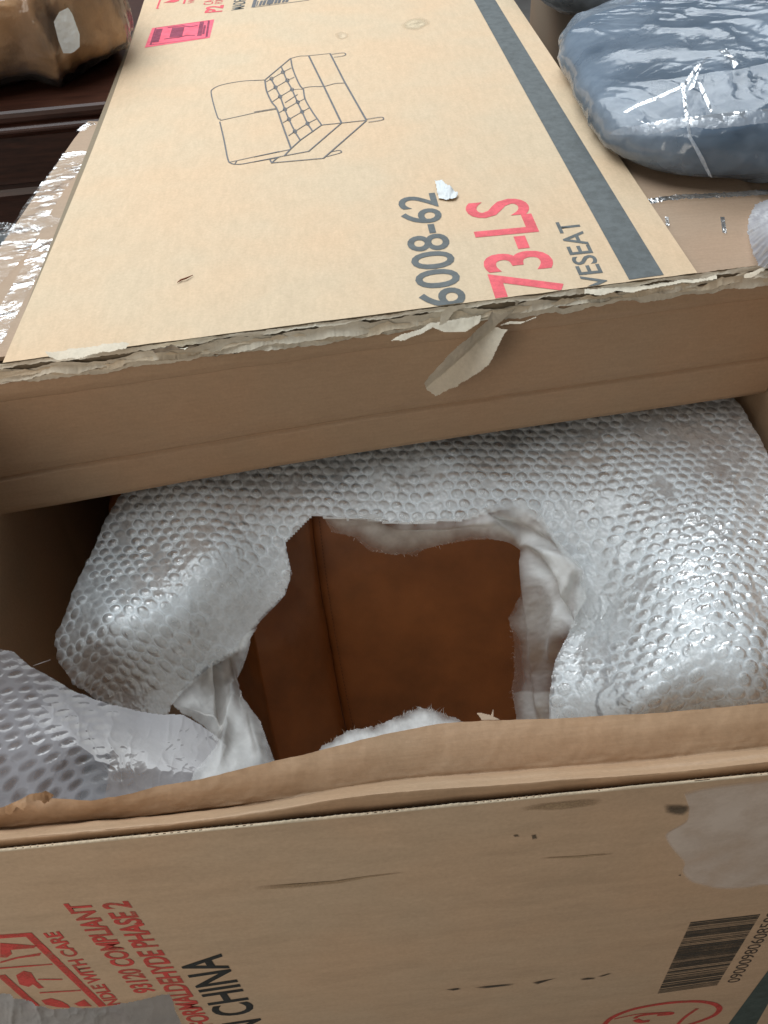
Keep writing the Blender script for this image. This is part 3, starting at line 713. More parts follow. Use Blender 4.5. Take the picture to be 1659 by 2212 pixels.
# ---- flaps at the sides of the top panel, with tape
lf = [atz(*p, ZT - .009)[:2] for p in ((-60, 640), (0, 533), (91, 400), (160, 300), (190, 262))]
lfp = [(-.37, edge_y(-.37) + .03), (XL - .004, edge_y(XL) + .03)] + [tuple(p) for p in lf[0:]] + [(-.37, 1.80)]
sf = slab('side_flap', lfp, ZT - .009, .006, M_side, carton)
rf = slab('side_flap', [(.44, edge_y(.44) + .012), (XR + .016, edge_y(XR) + .012), (XR + .016, YB), (.44, YB)], ZT - .009, .006, M_side, carton)
def strip_tape(pts, wdt, z, parent, seed, amp=.003, mat=None, n=60, m=10):
    c = np.array(curve_pts(pts, n)); P = atz(c[:, 0], c[:, 1], np.full(len(c), z)); T = np.gradient(P, axis=0); T /= np.linalg.norm(T, axis=-1, keepdims=True)
    s = np.cross(UZ, T); f = np.linspace(-.5, .5, m)
    G = P[:, None] + s[:, None] * (f[None, :, None] * wdt)
    u = np.arange(len(c))[:, None] / 6.0
    G[..., 2] += amp * ridge(u + f[None] * 2, f[None] * 2 + u * .3, seed) + .001
    return link('clear_tape', grid_mesh(G), mat or M_tape, parent, True)
strip_tape([(-40, 620), (30, 540), (90, 440), (150, 360), (168, 330)], .05, ZT - .0075, sf, 3, .003)
strip_tape([(-30, 500), (40, 495), (100, 480), (120, 470)], .05, ZT - .0065, sf, 4, .003)
strip_tape([(-20, 745), (10, 690), (60, 600), (100, 520)], .03, ZT - .0065, sf, 14, .004)
strip_tape([(175, 285), (190, 272), (205, 268)], .016, ZT - .0075, sf, 5, .004)

# rust fibre and crumbs on the panel
def wire(name, pts, r, mat, parent=None, **k):
    V = []; Fc = []; P = [np.array(p, float) for p in pts]
    for i, p in enumerate(P):
        d = P[min(i + 1, len(P) - 1)] - P[max(i - 1, 0)]; d /= np.linalg.norm(d); a = np.cross(d, [.3, .2, .93]); a /= np.linalg.norm(a); b = np.cross(d, a)
        rr = r * (1 if 0 < i < len(P) - 1 else .4)
        for q in range(5): V.append(p + rr * (a * math.cos(q * 1.2566) + b * math.sin(q * 1.2566)))
        if i:
            for q in range(5): Fc.append((5 * (i - 1) + q, 5 * (i - 1) + (q + 1) % 5, 5 * i + (q + 1) % 5, 5 * i + q))
    return link(name, mesh(V, Fc), mat, parent, True, **k)
wire('rust_fibre', [atz(*c4(965, 570), ZT + .002), atz(*c4(985, 556), ZT + .002), atz(*c4(1010, 548), ZT + .003), atz(*c4(1050, 530), ZT + .002)], .0012, M_twig,
     label='tiny reddish brown twig lying on the printed top panel', cat='twig')

# =================================================================== SOFA
sofa = empty('loveseat', (.05, 1.3, .012), 'brown leather loveseat inside the carton, showing through the hole in its wrapping', 'sofa')
boxobj('body', (-.40, 1.06, .013), (.52, 1.62, .43), M_leather, sofa, .05)
boxobj('armrest', (.36, .78, .013), (.56, 1.05, .34), M_leather, sofa, .05)
seam = [(1000, 655), (1114, 671), (1250, 688), (1400, 712), (1580, 748), (1720, 785)]
seam_x = lambda py: smooth_interp(seam, py)
py = np.linspace(1085, 1700, 150); 
def leather_y(py): return np.interp(py, [1040, 1110, 1350, 1700], [1.03, 1.00, .925, .815])
rowsP = []
uu = np.linspace(0, 1, 120)
for q in py:
    sx = seam_x(q); x_ = sx + uu * (1330 - sx); y_ = leather_y(q) - .010 * np.exp(-uu / .03) * 0 + .012 * np.sin(uu * 3.0) * -1 - .006 * (1 - np.exp(-uu / .02))
    rowsP.append(aty(x_, np.full(x_.shape, q) - 0.09 * (x_ - sx), y_))
PP = np.array(rowsP); n_ = normals(PP)
PP = PP + n_ * (.006 * fbm(uu[None] * 3 + 0 * py[:, None], py[:, None] / 160 + 0 * uu[None], 103))[..., None]
link('front_panel', grid_mesh(PP), M_leather, sofa, True)
rowsP = []
for q in py:
    sx = seam_x(q); wdt = 235; x_ = sx - uu * wdt
    y_ = leather_y(q) - .004 - .042 * float(sstep(1180, 1400, q)) * np.sin(np.clip(uu * 1.25, 0, 1) * np.pi * .62) + .16 * np.clip(uu - .66, 0, 1) ** 1.3 * 2.2 - .007 * (1 - np.exp(-uu / .03))
    rowsP.append(aty(x_, np.full(x_.shape, q) - 0.09 * (x_ - sx), y_))
PP = np.array(rowsP); n_ = normals(PP)
PP = PP + n_ * (.008 * fbm(uu[None] * 2.5 + 0 * py[:, None], py[:, None] / 140 + 0 * uu[None], 105))[..., None]
link('side_gusset', grid_mesh(PP), M_leather, sofa, True)
wire('seam', [aty(seam_x(q), q, leather_y(q) - .002) for q in py[::3]], .0018, M_thread, sofa)
st = bmesh.new()
for q in np.arange(1120, 1640, 7.5):
    a = aty(seam_x(q) + 17, q - 2, leather_y(q) - .0078); b = aty(seam_x(q + 4.5) + 17, q + 2.5, leather_y(q + 4.5) - .0078)
    d = (b - a); s_ = np.cross(d / np.linalg.norm(d), UY) * .0006
    vs = [st.verts.new(tuple(p)) for p in (a - s_, a + s_, b + s_, b - s_)]; st.faces.new(vs)
link('stitching', bm_mesh(st), M_thread, sofa)

# =================================================================== BUBBLE WRAP
wrap_poly = [(300, 985), (1560, 835), (1605, 880), (1618, 908), (1640, 938), (1662, 985), (1700, 1080), (1720, 1300), (1725, 1545), (1659, 1548), (1300, 1572), (1186, 1585),
             (1186, 1550), (1188, 1483), (1198, 1424), (1228, 1364), (1240, 1295), (1245, 1245), (1225, 1211), (1165, 1125), (1130, 1105), (1079, 1100), (990, 1125), (841, 1132), (790, 1122), (702, 1120), (675, 1112), (663, 1130), (618, 1171),
             (622, 1200), (632, 1240), (618, 1285), (575, 1330), (548, 1359), (530, 1400), (450, 1445), (400, 1490), (375, 1520), (360, 1560), (240, 1560), (225, 1528), (155, 1480), (124, 1432), (120, 1375), (140, 1320), (165, 1262), (200, 1195), (235, 1110), (262, 1060)]
wrap_ctrl = [(300, 985, 'z', .495), (700, 935, 'z', .50), (1100, 890, 'z', .505), (1560, 835, 'z', .51),
             (270, 1070, 'z', .490), (600, 1040, 'z', .498), (1000, 1000, 'z', .505), (1400, 950, 'z', .515), (1620, 920, 'z', .51),
             (330, 1160, 'z', .488), (500, 1130, 'z', .497), (690, 1105, 'z', .492), (900, 1110, 'z', .486), (1150, 1105, 'z', .49), (1400, 1100, 'z', .515), (1640, 1080, 'z', .52),
             (215, 1195, 'z', .462), (300, 1250, 'z', .495), (450, 1200, 'z', .505), (590, 1200, 'z', .470), (1250, 1220, 'z', .46), (1400, 1250, 'z', .505), (1600, 1250, 'z', .53),
             (145, 1350, 'z', .440), (230, 1350, 'z', .490), (350, 1350, 'z', .485), (470, 1330, 'z', .455), (560, 1330, 'z', .43),
             (150, 1450, 'z', .400), (250, 1450, 'z', .420), (350, 1450, 'z', .420), (430, 1440, 'z', .41), (240, 1530, 'z', .36), (350, 1540, 'z', .37),
             (1270, 1350, 'z', .44), (1400, 1380, 'z', .495), (1600, 1400, 'z', .53), (1200, 1480, 'z', .43), (1400, 1500, 'z', .49), (1620, 1500, 'z', .50), (1250, 1570, 'z', .41), (1500, 1560, 'z', .44), (1720, 1545, 'z', .44)]
def hexbub(u, v, pitch, rad, seed=0):
    """distance to the nearest dome centre on a hexagonal lattice, and that dome's own random number"""
    rv = pitch * .866; j = np.round(v / rv); best = np.full(u.shape, 9.0); rid = np.zeros(u.shape)
    for dj in (-1, 0, 1):
        jj = j + dj; off = (np.mod(jj, 2)) * .5 * pitch
        i = np.round((u - off) / pitch)
        jx = (_h(i, jj, seed + 1) - .5) * pitch * .12; jy = (_h(i, jj, seed + 2) - .5) * pitch * .12
        r = np.hypot(u - (i * pitch + off + jx), v - jj * rv - jy)
        k = r < best; best = np.where(k, r, best); rid = np.where(k, _h(i, jj, seed), rid)
    return best / rad, rid
def lengths(P):
    du = np.linalg.norm(np.diff(P, axis=1), axis=-1); dv = np.linalg.norm(np.diff(P, axis=0), axis=-1)
    U = np.concatenate([np.zeros((P.shape[0], 1)), np.cumsum(du, 1)], 1); V = np.concatenate([np.zeros((1, P.shape[1])), np.cumsum(dv, 0)], 0)
    U -= U[:, [P.shape[1] // 2]]
    return U, V
def bubble(poly, ctrl, name, mat, parent, step=1.7, pitch=.0190, rad=.0088, H=.0030, seed=0, flat=None, sign=1, warp=2, wr=.004, milk=None, cr=1.0, **k):
    X, Y, P, keep = sheet(poly, ctrl, step, warp, 25, seed)
    n = normals(P)
    # big soft folds, then creases
    P = P + n * (.012 * fbm(X / 170, Y / 170, seed + 1, 3) + wr * (ridge(X / 75 + 2 * fbm(X / 120, Y / 120, seed + 8), Y / 120, seed + 2) - .3))[..., None]
    U, V = lengths(P)
    U2 = P[..., 0] + .010 * fbm(X / 130, Y / 130, seed + 3); V2 = V + .010 * fbm(X / 130 + 20, Y / 130, seed + 4)
    r, rid = hexbub(U2, V2, pitch, rad, seed)
    dome = np.clip(1 - r ** 2.2, 0, 1) ** .8; press = sstep(-.35, .05, fbm(X / 55, Y / 55, seed + 5) + .25 * (rid - .5)) * (.7 + .4 * rid)
    if flat is not None: press = press * flat(X, Y)
    base = P.copy(); base_n = n
    c_ = 0
    for q, ang in enumerate((.35, 1.15, 2.1, 2.75)):      # short creases running several ways, each in its own patches
        au = X * math.cos(ang) + Y * math.sin(ang); av = -X * math.sin(ang) + Y * math.cos(ang)
        c_ = c_ + ridge(au / 34 + .8 * fbm(X / 40, Y / 40, seed + q), av / 8, seed + 6 + 9 * q) * sstep(.02, .22, fbm(X / 75, Y / 75, seed + 16 + q))
    crumple = cr * (.0013 * c_ + .0006 * fbm(X / 6, Y / 6, seed + 7))
    P = P + n * (sign * H * dome * press * (1 + .6 * fbm(X / 9, Y / 9, seed + 9)) + crumple)[..., None]
    rim = np.exp(-((r - 1.02) / .16) ** 2)
    mk = .95 - .30 * dome * press + 1.15 * rim * press + .35 * fbm(X / 45, Y / 45, seed + 12) + .8 * fbm(X / 9, Y / 9, seed + 13)
    if milk is not None: mk = milk(X, Y, mk, dome, press)
    return link(name, grid_mesh(P, keep, attr=('milk', np.clip(mk, .05, 2.2))), mat, parent, True, **k), (X, Y, base, base_n, keep)
wrap = empty('bubble_wrap', (.05, .95, .45), 'clear bubble wrap torn open around the brown leather loveseat', 'bubble wrap')
def flat_main(X, Y):
    a = np.exp(-(((X - 1260) / 110) ** 2 + ((Y - 1330) / 130) ** 2)); b = np.exp(-(((X - 520) / 90) ** 2 + ((Y - 1320) / 110) ** 2)); c = np.exp(-(((X - 330) / 110) ** 2 + ((Y - 1510) / 40) ** 2))
    return np.clip(1 - 1.1 * a - b - c, 0, 1)
_, wbase = bubble(wrap_poly, wrap_ctrl, 'bubble_sheet', M_bub, wrap, seed=200, flat=flat_main, wr=.003)
# white foam sheet that lines the wrap
foamo = empty('foam_sheet', (.05, .9, .40), 'torn white foam sheet hanging in folds around the leather', 'foam sheet')
X, Y, P, n_, keep = (q[::3, ::3] for q in wbase)
P = P - n_ * (.0065 + .004 * np.abs(fbm(X / 60, Y / 60, 300)))[..., None]
link('lining', grid_mesh(P, keep, attr=('milk', np.full(X.shape, 1.0))), M_foam, foamo, True)
def edge_dist(poly, X, Y):
    p = np.array(poly, float); best = np.full(X.shape, 1e9)
    for i in range(len(p)):
        a_, b_ = p[i - 1], p[i]; d_ = b_ - a_; L2 = max(1e-9, d_.dot(d_))
        t_ = np.clip(((X - a_[0]) * d_[0] + (Y - a_[1]) * d_[1]) / L2, 0, 1)
        best = np.minimum(best, np.hypot(X - a_[0] - t_ * d_[0], Y - a_[1] - t_ * d_[1]))
    return best
# drape on the right of the hole
drape_poly = [(690, 1112), (730, 1108), (796, 1106), (841, 1124), (920, 1122), (990, 1117), (1040, 1100), (1079, 1083), (1110, 1077), (1138, 1082), (1168, 1109), (1205, 1165), (1238, 1209), (1268, 1243), (1266, 1295), (1232, 1364), (1206, 1424), (1196, 1483), (1196, 1600),
              (1114, 1600), (1114, 1548), (1104, 1488), (1111, 1449), (1109, 1384), (1096, 1335), (1126, 1285), (1129, 1188), (1099, 1171), (1054, 1165), (990, 1171), (915, 1186), (898, 1200), (851, 1198), (801, 1191), (762, 1161), (717, 1151), (702, 1126)]
drape_ctrl = [(700, 1120, 'y', .96), (800, 1110, 'z', .497), (800, 1190, 'y', .95), (900, 1120, 'z', .492), (900, 1195, 'y', .945), (990, 1117, 'z', .50), (990, 1170, 'y', .92), (1110, 1080, 'z', .505), (1060, 1130, 'z', .515), (1099, 1170, 'y', .905),
              (1165, 1110, 'z', .50), (1130, 1190, 'y', .895), (1180, 1180, 'z', .475), (1260, 1245, 'z', .475), (1200, 1240, 'z', .485), (1160, 1260, 'y', .83), (1250, 1310, 'z', .46), (1110, 1340, 'y', .86), (1180, 1340, 'y', .80), (1225, 1370, 'z', .43),
              (1110, 1460, 'y', .83), (1160, 1450, 'y', .815), (1195, 1460, 'y', .77), (1110, 1580, 'y', .78), (1190, 1580, 'y', .745)]
X, Y, P, keep = sheet(drape_poly, drape_ctrl, 1.5, 3, 22, 310)
def fold(p0, p1, wd, h):
    d = np.array(p1, float) - p0; L = np.hypot(*d); d /= L
    u = (X - p0[0]) * d[0] + (Y - p0[1]) * d[1]; v = -(X - p0[0]) * d[1] + (Y - p0[1]) * d[0]
    v = v + 10 * fbm(X / 60, Y / 60, 318)
    return h * np.exp(-(v / wd) ** 2) * sstep(-30, 25, u) * sstep(-30, 25, L - u)
n_ = normals(P)
h = fold((1100, 1150), (1262, 1245), 14, .012) + fold((1065, 1110), (1200, 1185), 8, -.012) + fold((1138, 1195), (1172, 1540), 11, .012) + fold((1150, 1190), (1215, 1310), 10, -.016) + fold((1200, 1290), (1240, 1350), 6, -.008) \
    + fold((850, 1140), (1070, 1125), 9, .008) + fold((760, 1140), (1000, 1150), 7, -.004) + fold((1225, 1240), (1190, 1420), 10, .008) + .004 * fbm(X / 40, Y / 40, 312) + .0012 * fbm(X / 8, Y / 8, 313)
P = P + n_ * h[..., None]
edge_soft = np.clip(.30 + .62 * sstep(0, 34, edge_dist(drape_poly, X, Y)) + .7 * fbm(X / 30, Y / 30, 316) - .35 * sstep(1330, 1420, Y) * sstep(1195, 1150, X) + .45 * sstep(1490, 1498, Y), .15, 1)
link('drape', grid_mesh(P, keep, attr=('milk', edge_soft)), M_foam, foamo, True)
# crumpled tail on the left of the hole
tail_poly = [(560, 1350), (540, 1380), (526, 1424), (514, 1483), (531, 1513), (563, 1558), (578, 1600), (596, 1650), (560, 1680), (400, 1720), (420, 1660), (470, 1610), (440, 1570), (395, 1548), (368, 1518), (385, 1495), (420, 1465), (455, 1438), (505, 1400), (535, 1365)]
tail_ctrl = [(550, 1360, 'z', .425), (500, 1400, 'z', .425), (520, 1470, 'y', .76), (450, 1445, 'z', .42), (375, 1515, 'z', .405), (440, 1520, 'z', .40), (480, 1500, 'z', .37), (540, 1530, 'y', .68), (500, 1580, 'z', .43), (575, 1600, 'y', .60), (595, 1650, 'y', .56), (450, 1650, 'z', .495), (520, 1640, 'z', .48), (400, 1700, 'z', .51)]
X, Y, P, keep = sheet(tail_poly, tail_ctrl, 1.8, 2, 20, 330)
n_ = normals(P)
h = fold((470, 1440), (478, 1560), 7, -.022) + fold((545, 1370), (500, 1500), 9, .012) + fold((520, 1500), (470, 1640), 12, .014) + fold((395, 1540), (480, 1570), 8, .010) + fold((500, 1420), (520, 1520), 5, -.012) + fold((545, 1540), (560, 1640), 9, .008) + .005 * fbm(X / 45, Y / 45, 332) + .001 * fbm(X / 8, Y / 8, 333)
P = P + n_ * h[..., None]
link('crumpled_tail', grid_mesh(P, keep, attr=('milk', np.clip(.30 + .42 * sstep(0, 40, edge_dist(tail_poly, X, Y)) + .5 * fbm(X / 30, Y / 30, 335), .2, .85))), M_foam, foamo, True)
# fuzzy strip along the near edge of the hole
fz_poly = [(650, 1650), (692, 1612), (747, 1580), (811, 1566), (861, 1546), (890, 1532), (905, 1526), (940, 1533), (990, 1555), (1040, 1575), (1000, 1620), (700, 1680)]
X, Y, P, keep = sheet(fz_poly, [(650, 1650, 'y', .56), (750, 1585, 'y', .60), (905, 1528, 'y', .64), (1040, 1575, 'y', .60), (700, 1680, 'y', .50), (1000, 1620, 'y', .54), (860, 1600, 'y', .56)], 1.8, 4, 9, 350)
P = P + normals(P) * (.004 * fbm(X / 20, Y / 20, 352))[..., None]
link('torn_strip', grid_mesh(P, keep, attr=('milk', np.clip(.30 + .6 * sstep(0, 22, edge_dist(fz_poly, X, Y)) + .6 * fbm(X / 20, Y / 20, 353), .12, 1))), M_foam, foamo, True)
# loose fibres along torn edges
V = []; Fc = []
rf_ = random.Random(5)
def hair(p, d, L, r=.00035):
    q = p + d * L * .5 + np.array([rf_.uniform(-1, 1), rf_.uniform(-1, 1), rf_.uniform(-1, 1)]) * L * .15; e = p + d * L + np.array([rf_.uniform(-1, 1), rf_.uniform(-1, 1), rf_.uniform(-1, 1)]) * L * .3
    s_ = np.array([1, .1, 0]) * r; n = len(V); V.extend([p - s_, p + s_, q + s_ * .7, q - s_ * .7, e]); Fc.extend([(n, n + 1, n + 2, n + 3), (n + 3, n + 2, n + 4)])
edgeA = [(700, 1608), (747, 1581), (811, 1567), (861, 1547), (905, 1527), (940, 1534), (990, 1556)]
for k in range(60):
    x = rf_.uniform(700, 1000); y = float(interp(edgeA, x)); p = aty(x, y + rf_.uniform(0, 8), .62)
    a = rf_.gauss(-.15, .5); hair(p, np.array([math.sin(a), .2, math.cos(a)]), rf_.uniform(.002, .011))
edgeB = [(1384, 1109), (1449, 1111), (1488, 1104), (1548, 1114)]
for k in range(25):
    y = rf_.uniform(1340, 1548); x = float(interp([(a, b) for a, b in [(1335, 1098)] + edgeB], y)); p = aty(x + rf_.uniform(0, 6), y, .81)
    a = rf_.gauss(0, .5); hair(p, np.array([-math.cos(a), 0, math.sin(a)]), rf_.uniform(.002, .008), .0003)
edgeC = [(700, 1124), (717, 1151), (762, 1161), (801, 1191), (851, 1198), (898, 1200), (915, 1186), (990, 1171)]
for k in range(22):
    x = rf_.uniform(705, 985); y = float(interp(edgeC, x)); p = aty(x, y - rf_.uniform(0, 6), .918)
    a = rf_.gauss(.3, .6); hair(p, np.array([math.sin(a), 0, -math.cos(a)]), rf_.uniform(.002, .007), .0003)
link('fibre', mesh(V, Fc), M_fibre, foamo, kind='stuff')
# slip of torn board standing at the edge of the opening
tongue('torn_lip', [c5(0, 0)] and [(548.5 + .3968 * a, 1426.2 + .3968 * b) for a, b in ((1205, 282), (1240, 285), (1290, 300), (1300, 268), (1308, 268), (1305, 305), (1350, 330), (1240, 330))],
       [(1026, 1537, 'y', .50), (1066, 1533, 'y', .49), (1085, 1560, 'y', .455), (1035, 1560, 'y', .455)], M_side, 99, amp=.001, warp=.4)

# loose bubble wrap end lying over the near edge, frosted side up
flap_poly = [(-140, 1370), (-30, 1380), (0, 1396), (30, 1405), (70, 1440), (105, 1462), (140, 1482), (170, 1502), (240, 1526), (330, 1540), (395, 1546), (450, 1575), (490, 1610), (470, 1660), (440, 1720), (0, 1800), (-140, 1815)]
flap_ctrl = [(-140, 1370, 'z', .50), (0, 1400, 'z', .495), (80, 1450, 'z', .485), (170, 1505, 'z', .46), (300, 1540, 'z', .435), (400, 1550, 'z', .43), (490, 1610, 'z', .44), (0, 1560, 'z', .53), (150, 1600, 'z', .51), (300, 1640, 'z', .485), (430, 1660, 'z', .48), (-100, 1600, 'z', .54),
             (0, 1700, 'z', .545), (150, 1720, 'z', .53), (300, 1720, 'z', .51), (440, 1715, 'z', .49), (0, 1800, 'z', .53), (-140, 1815, 'z', .53)]
end = empty('bubble_wrap', (-.25, .55, .5), 'loose milky end of bubble wrap lying behind the carton\'s near rim', 'bubble wrap')
def fl_flat(X, Y): return sstep(330, 150, X + .2 * (Y - 1600)) * sstep(1780, 1710, Y)
def fl_milk(X, Y, mk, dome, press): return 1.05 - .62 * dome * press + .3 * fbm(X / 60, Y / 60, 401) - .55 * np.exp(-(((X - 270) / 120) ** 2 + ((Y - 1650) / 80) ** 2)) - .12
bubble(flap_poly, flap_ctrl, 'frosted_sheet', M_flap, end, seed=400, flat=fl_flat, sign=-.22, wr=.002, pitch=.0200, rad=.0082, milk=fl_milk, warp=2.5, cr=.14)
wire('loose_fibre', [aty(*cl(180, 445), .80), aty(*cl(230, 428), .80), aty(*cl(275, 412), .80)], .0006, M_fibre, end)

# =================================================================== RIGHT: neighbour carton and bagged cushions
nb = empty('plain_carton', (1.02, 1.9, 0), 'plain brown taped carton under the plastic-bagged cushions', 'carton')
boxobj('carton_body', (XR + .012, 1.075, .004), (1.55, 2.95, ZT - .012), M_side, nb, .006)
tpA = strip_tape([(1300, 545), (1330, 500), (1352, 470), (1390, 443), (1450, 430), (1560, 424), (1700, 415)], .016, ZT - .0075, nb, 8, .004, M_tape2, m=8)
strip_tape([(1560, 470), (1565, 505)], .006, ZT - .0075, nb, 9, .001, M_tape2)
strip_tape([(1440, 470), (1442, 490)], .005, ZT - .0075, nb, 9, .001, M_tape2)

def superell(c, r, e1, e2, rz=0, nu=160, nv=110, disp=None, zflat=None, taper=0):
    u = np.linspace(-np.pi, np.pi, nu); v = np.linspace(-np.pi / 2, np.pi / 2, nv); Uu, Vv_ = np.meshgrid(u, v)
    sg = lambda a, e: np.sign(a) * np.abs(a) ** e
    x = r[0] * sg(np.cos(Vv_), e1) * sg(np.cos(Uu), e2); y = r[1] * sg(np.cos(Vv_), e1) * sg(np.sin(Uu), e2); z = r[2] * sg(np.sin(Vv_), e1)
    Q = np.stack([x, y, z], -1)
    nrm = np.stack([x / r[0] ** 2, y / r[1] ** 2, z / r[2] ** 2], -1); nrm /= np.linalg.norm(nrm, axis=-1, keepdims=True) + 1e-9
    if disp is not None: Q = Q + nrm * disp(Q, Uu, Vv_)[..., None]
    if taper: Q[..., 2] = -r[2] + (Q[..., 2] + r[2]) * (1 - taper * sstep(.7, -1.0, Q[..., 0] / r[0]))
    cz, sz = math.cos(rz), math.sin(rz)
    Q = Q @ np.array([[cz, sz, 0], [-sz, cz, 0], [0, 0, 1]]) + np.array(c)
    if zflat is not None: Q[..., 2] = np.maximum(Q[..., 2], zflat)
    return Q
ZC = ZT - .012
cush = empty('bagged_cushion', (.90, 1.70, ZC), 'slate blue cushion sealed in a crinkled clear plastic bag, lying next to the printed panel', 'cushion')
CC = (.862, 1.64, ZC + .092); CR_ = (.405, .358, .091)
def dcush(Q, U_, V_): return .012 * fbm(Q[..., 0] * 6, Q[..., 1] * 6 + Q[..., 2] * 5, 500)
Q = superell(CC, CR_, .55, .45, -.05, disp=dcush, zflat=ZC + .006, taper=.44); link('cushion', grid_mesh(Q), M_cushion, cush, True)
def dbag(Q, U_, V_):
    a = Q[..., 0]; b = Q[..., 1]; c = Q[..., 2]
    w = 1.2 * fbm(a * 5, b * 5 + c * 6, 515)
    return .012 + .020 * (ridge(a * 4 + b * 3 + w, c * 7 + b * 3 - a, 511, 2) - .2) + .008 * (ridge(a * 11 + b * 7 + w * 2, (b + c) * 4 - a * 3, 512) - .2) + .0015 * ridge(a * 45 + w * 4, (b - c) * 20, 517) + .002 * fbm(a * 30, (b + c) * 30, 513)
Q = superell(CC, CR_, .58, .48, -.05, 520, 320, disp=dbag, zflat=ZC + .002, taper=.42); link('plastic_bag', grid_mesh(Q), M_bag, cush, True)
QB = Q.reshape(-1, 3)
def surf_t(pts, px_, py_, r=.014):
    d = ray(px_, py_); d = d / np.linalg.norm(d); v = pts - CAM; tt = v @ d; r2 = (v * v).sum(-1) - tt * tt
    k = np.where(r2 < r * r)[0]
    if len(k) == 0: k = np.argsort(r2)[:1]
    return float(tt[k].min())
def on_surface(name, poly, pts, mat, parent, lift, step=1.6, amp=.003, seed=0, sc=25, warp=1.5):
    p = np.array(poly, float); x0_, y0_ = p.min(0) - 4; x1_, y1_ = p.max(0) + 4
    gx, gy = np.meshgrid(np.linspace(x0_, x1_, 9), np.linspace(y0_, y1_, 6))
    ct = [(a_, b_, surf_t(pts, a_, b_)) for a_, b_ in zip(gx.ravel(), gy.ravel())]
    Xq, Yq = np.meshgrid(np.arange(x0_, x1_, step), np.arange(y0_, y1_, step))
    kq = inside(poly, Xq + warp * 2 * fbm(Xq / 12, Yq / 12, seed), Yq + warp * 2 * fbm(Xq / 12 + 9, Yq / 12, seed + 1))
    tq = tps(ct, Xq, Yq) - lift + amp * 2 * fbm(Xq / sc, Yq / sc, seed + 2)
    dq = ray(Xq, Yq); dq = dq / np.linalg.norm(dq, axis=-1, keepdims=True)
    return link(name, grid_mesh(CAM + dq * tq[..., None], kq), mat, parent, True)
c3 = crop(1900, 0, .6775)
def B3(*q): return [c3(*p) for p in q]
M_seal = film('bag_seal', (.72, .78, .86), .25, .62, .12, 10, (.2, 60))
on_surface('heat_seal', B3((735, 765), (820, 735), (930, 720), (1080, 690), (1300, 665), (1500, 645), (1700, 625), (1720, 705), (1500, 735), (1330, 752), (1190, 735), (1080, 770), (920, 788), (740, 785)), QB, M_seal, cush, .006, seed=521)
for k, pl in enumerate((((815, 650), (900, 600), (1000, 562), (1160, 490), (1250, 365), (1275, 368), (1190, 500), (1010, 582), (910, 618), (835, 658), (1060, 768), (1045, 775)),
                        ((1150, 480), (1175, 480), (1195, 640), (1215, 790), (1290, 920), (1340, 1040), (1310, 1020), (1195, 800), (1170, 640)),
                        ((1245, 470), (1270, 470), (1340, 640), (1325, 660), (1262, 520)), ((1190, 530), (1270, 370), (1300, 330), (1355, 330), (1300, 345), (1255, 430), (1230, 510)),
                        ((1360, 290), (1420, 280), (1490, 370), (1460, 405), (1430, 345)))):
    on_surface('film_fold', B3(*pl), QB, M_seal, cush, .008, step=1.2, seed=530 + 7 * k, warp=.6, amp=.004, sc=9)
cush2 = empty('bagged_cushion', (.80, 2.48, ZC), 'darker navy cushion in clear plastic, lying behind the slate blue one', 'cushion')
C2 = (.82, 2.46, ZC + .085); R2 = (.325, .33, .082)
Q = superell(C2, R2, .6, .45, .05, disp=dcush, zflat=ZC + .006); link('cushion', grid_mesh(Q), M_cushion2, cush2, True)
Q = superell(C2, R2, .64, .5, .05, 300, 200, disp=dbag, zflat=ZC + .002); link('plastic_bag', grid_mesh(Q), M_bag, cush2, True)
# scrap of bubble wrap at the right
sc_poly = [(1612, 500), (1616, 470), (1630, 440), (1660, 428), (1740, 420), (1740, 600), (1640, 575), (1625, 545)]
bubble(sc_poly, [(1612, 500, 'z', ZT), (1640, 440, 'z', ZT), (1660, 500, 'z', ZT + .04), (1720, 500, 'z', ZT + .05), (1740, 420, 'z', ZT), (1740, 600, 'z', ZT), (1635, 570, 'z', ZT)], 'bubble_wrap', M_flap, None, step=2.2, seed=600, pitch=.014, rad=.006, H=.002, warp=2, wr=.003,
       label='small white scrap of bubble wrap on the plain brown carton', cat='bubble wrap')

# =================================================================== LEFT: table and parcel
ZW = ZT - .010
tA = atz(0, 243, ZW); tB = atz(215, 222, ZW)
ty = lambda x: tA[1] + (tB[1] - tA[1]) / (tB[0] - tA[0]) * (x - tA[0])
table = empty('wooden_table', (-.7, 2.4, 0), 'dark mahogany table with a moulded edge, carrying the brown parcel', 'table')
x0, x1 = -1.7, .40
def extr(name, prof, mat, parent):
    V = []; Fc = []; n = len(prof)
    for x in (x0, x1):
        V += [(x, ty(x) + o, ZW + z) for o, z in prof]
    for i in range(n): j = (i + 1) % n; Fc.append((i, j, n + j, n + i))
    Fc += [tuple(range(n))[::-1], tuple(range(n, 2 * n))]
    return link(name, mesh(V, Fc), mat, parent)
extr('tabletop', [(0.004, 0), (1.1, 0), (1.1, -.024), (0.004, -.024), (0, -.020), (-.001, -.012), (0, -.004)], M_wood, table)
ogee = [(.012 - .016 * math.sin(k / 9 * math.pi) * (1 if k < 6 else .8), -.0245 - .03 * k / 9) for k in range(10)]
extr('edge_moulding', [(.2, -.0245)] + ogee + [(.2, -.0545)], M_wood, table)
extr('apron', [(.045, -.0548), (.07, -.0548), (.07, -.16), (.045, -.16)], M_wood, table)
extr('lower_rail', [(.02, -.1605), (.08, -.1605), (.08, -.185), (.02, -.185), (.014, -.172)], M_wood, table)
extr('drawer_front', [(.05, -.1855), (.07, -.1855), (.07, -.26), (.05, -.26)], M_wood, table)
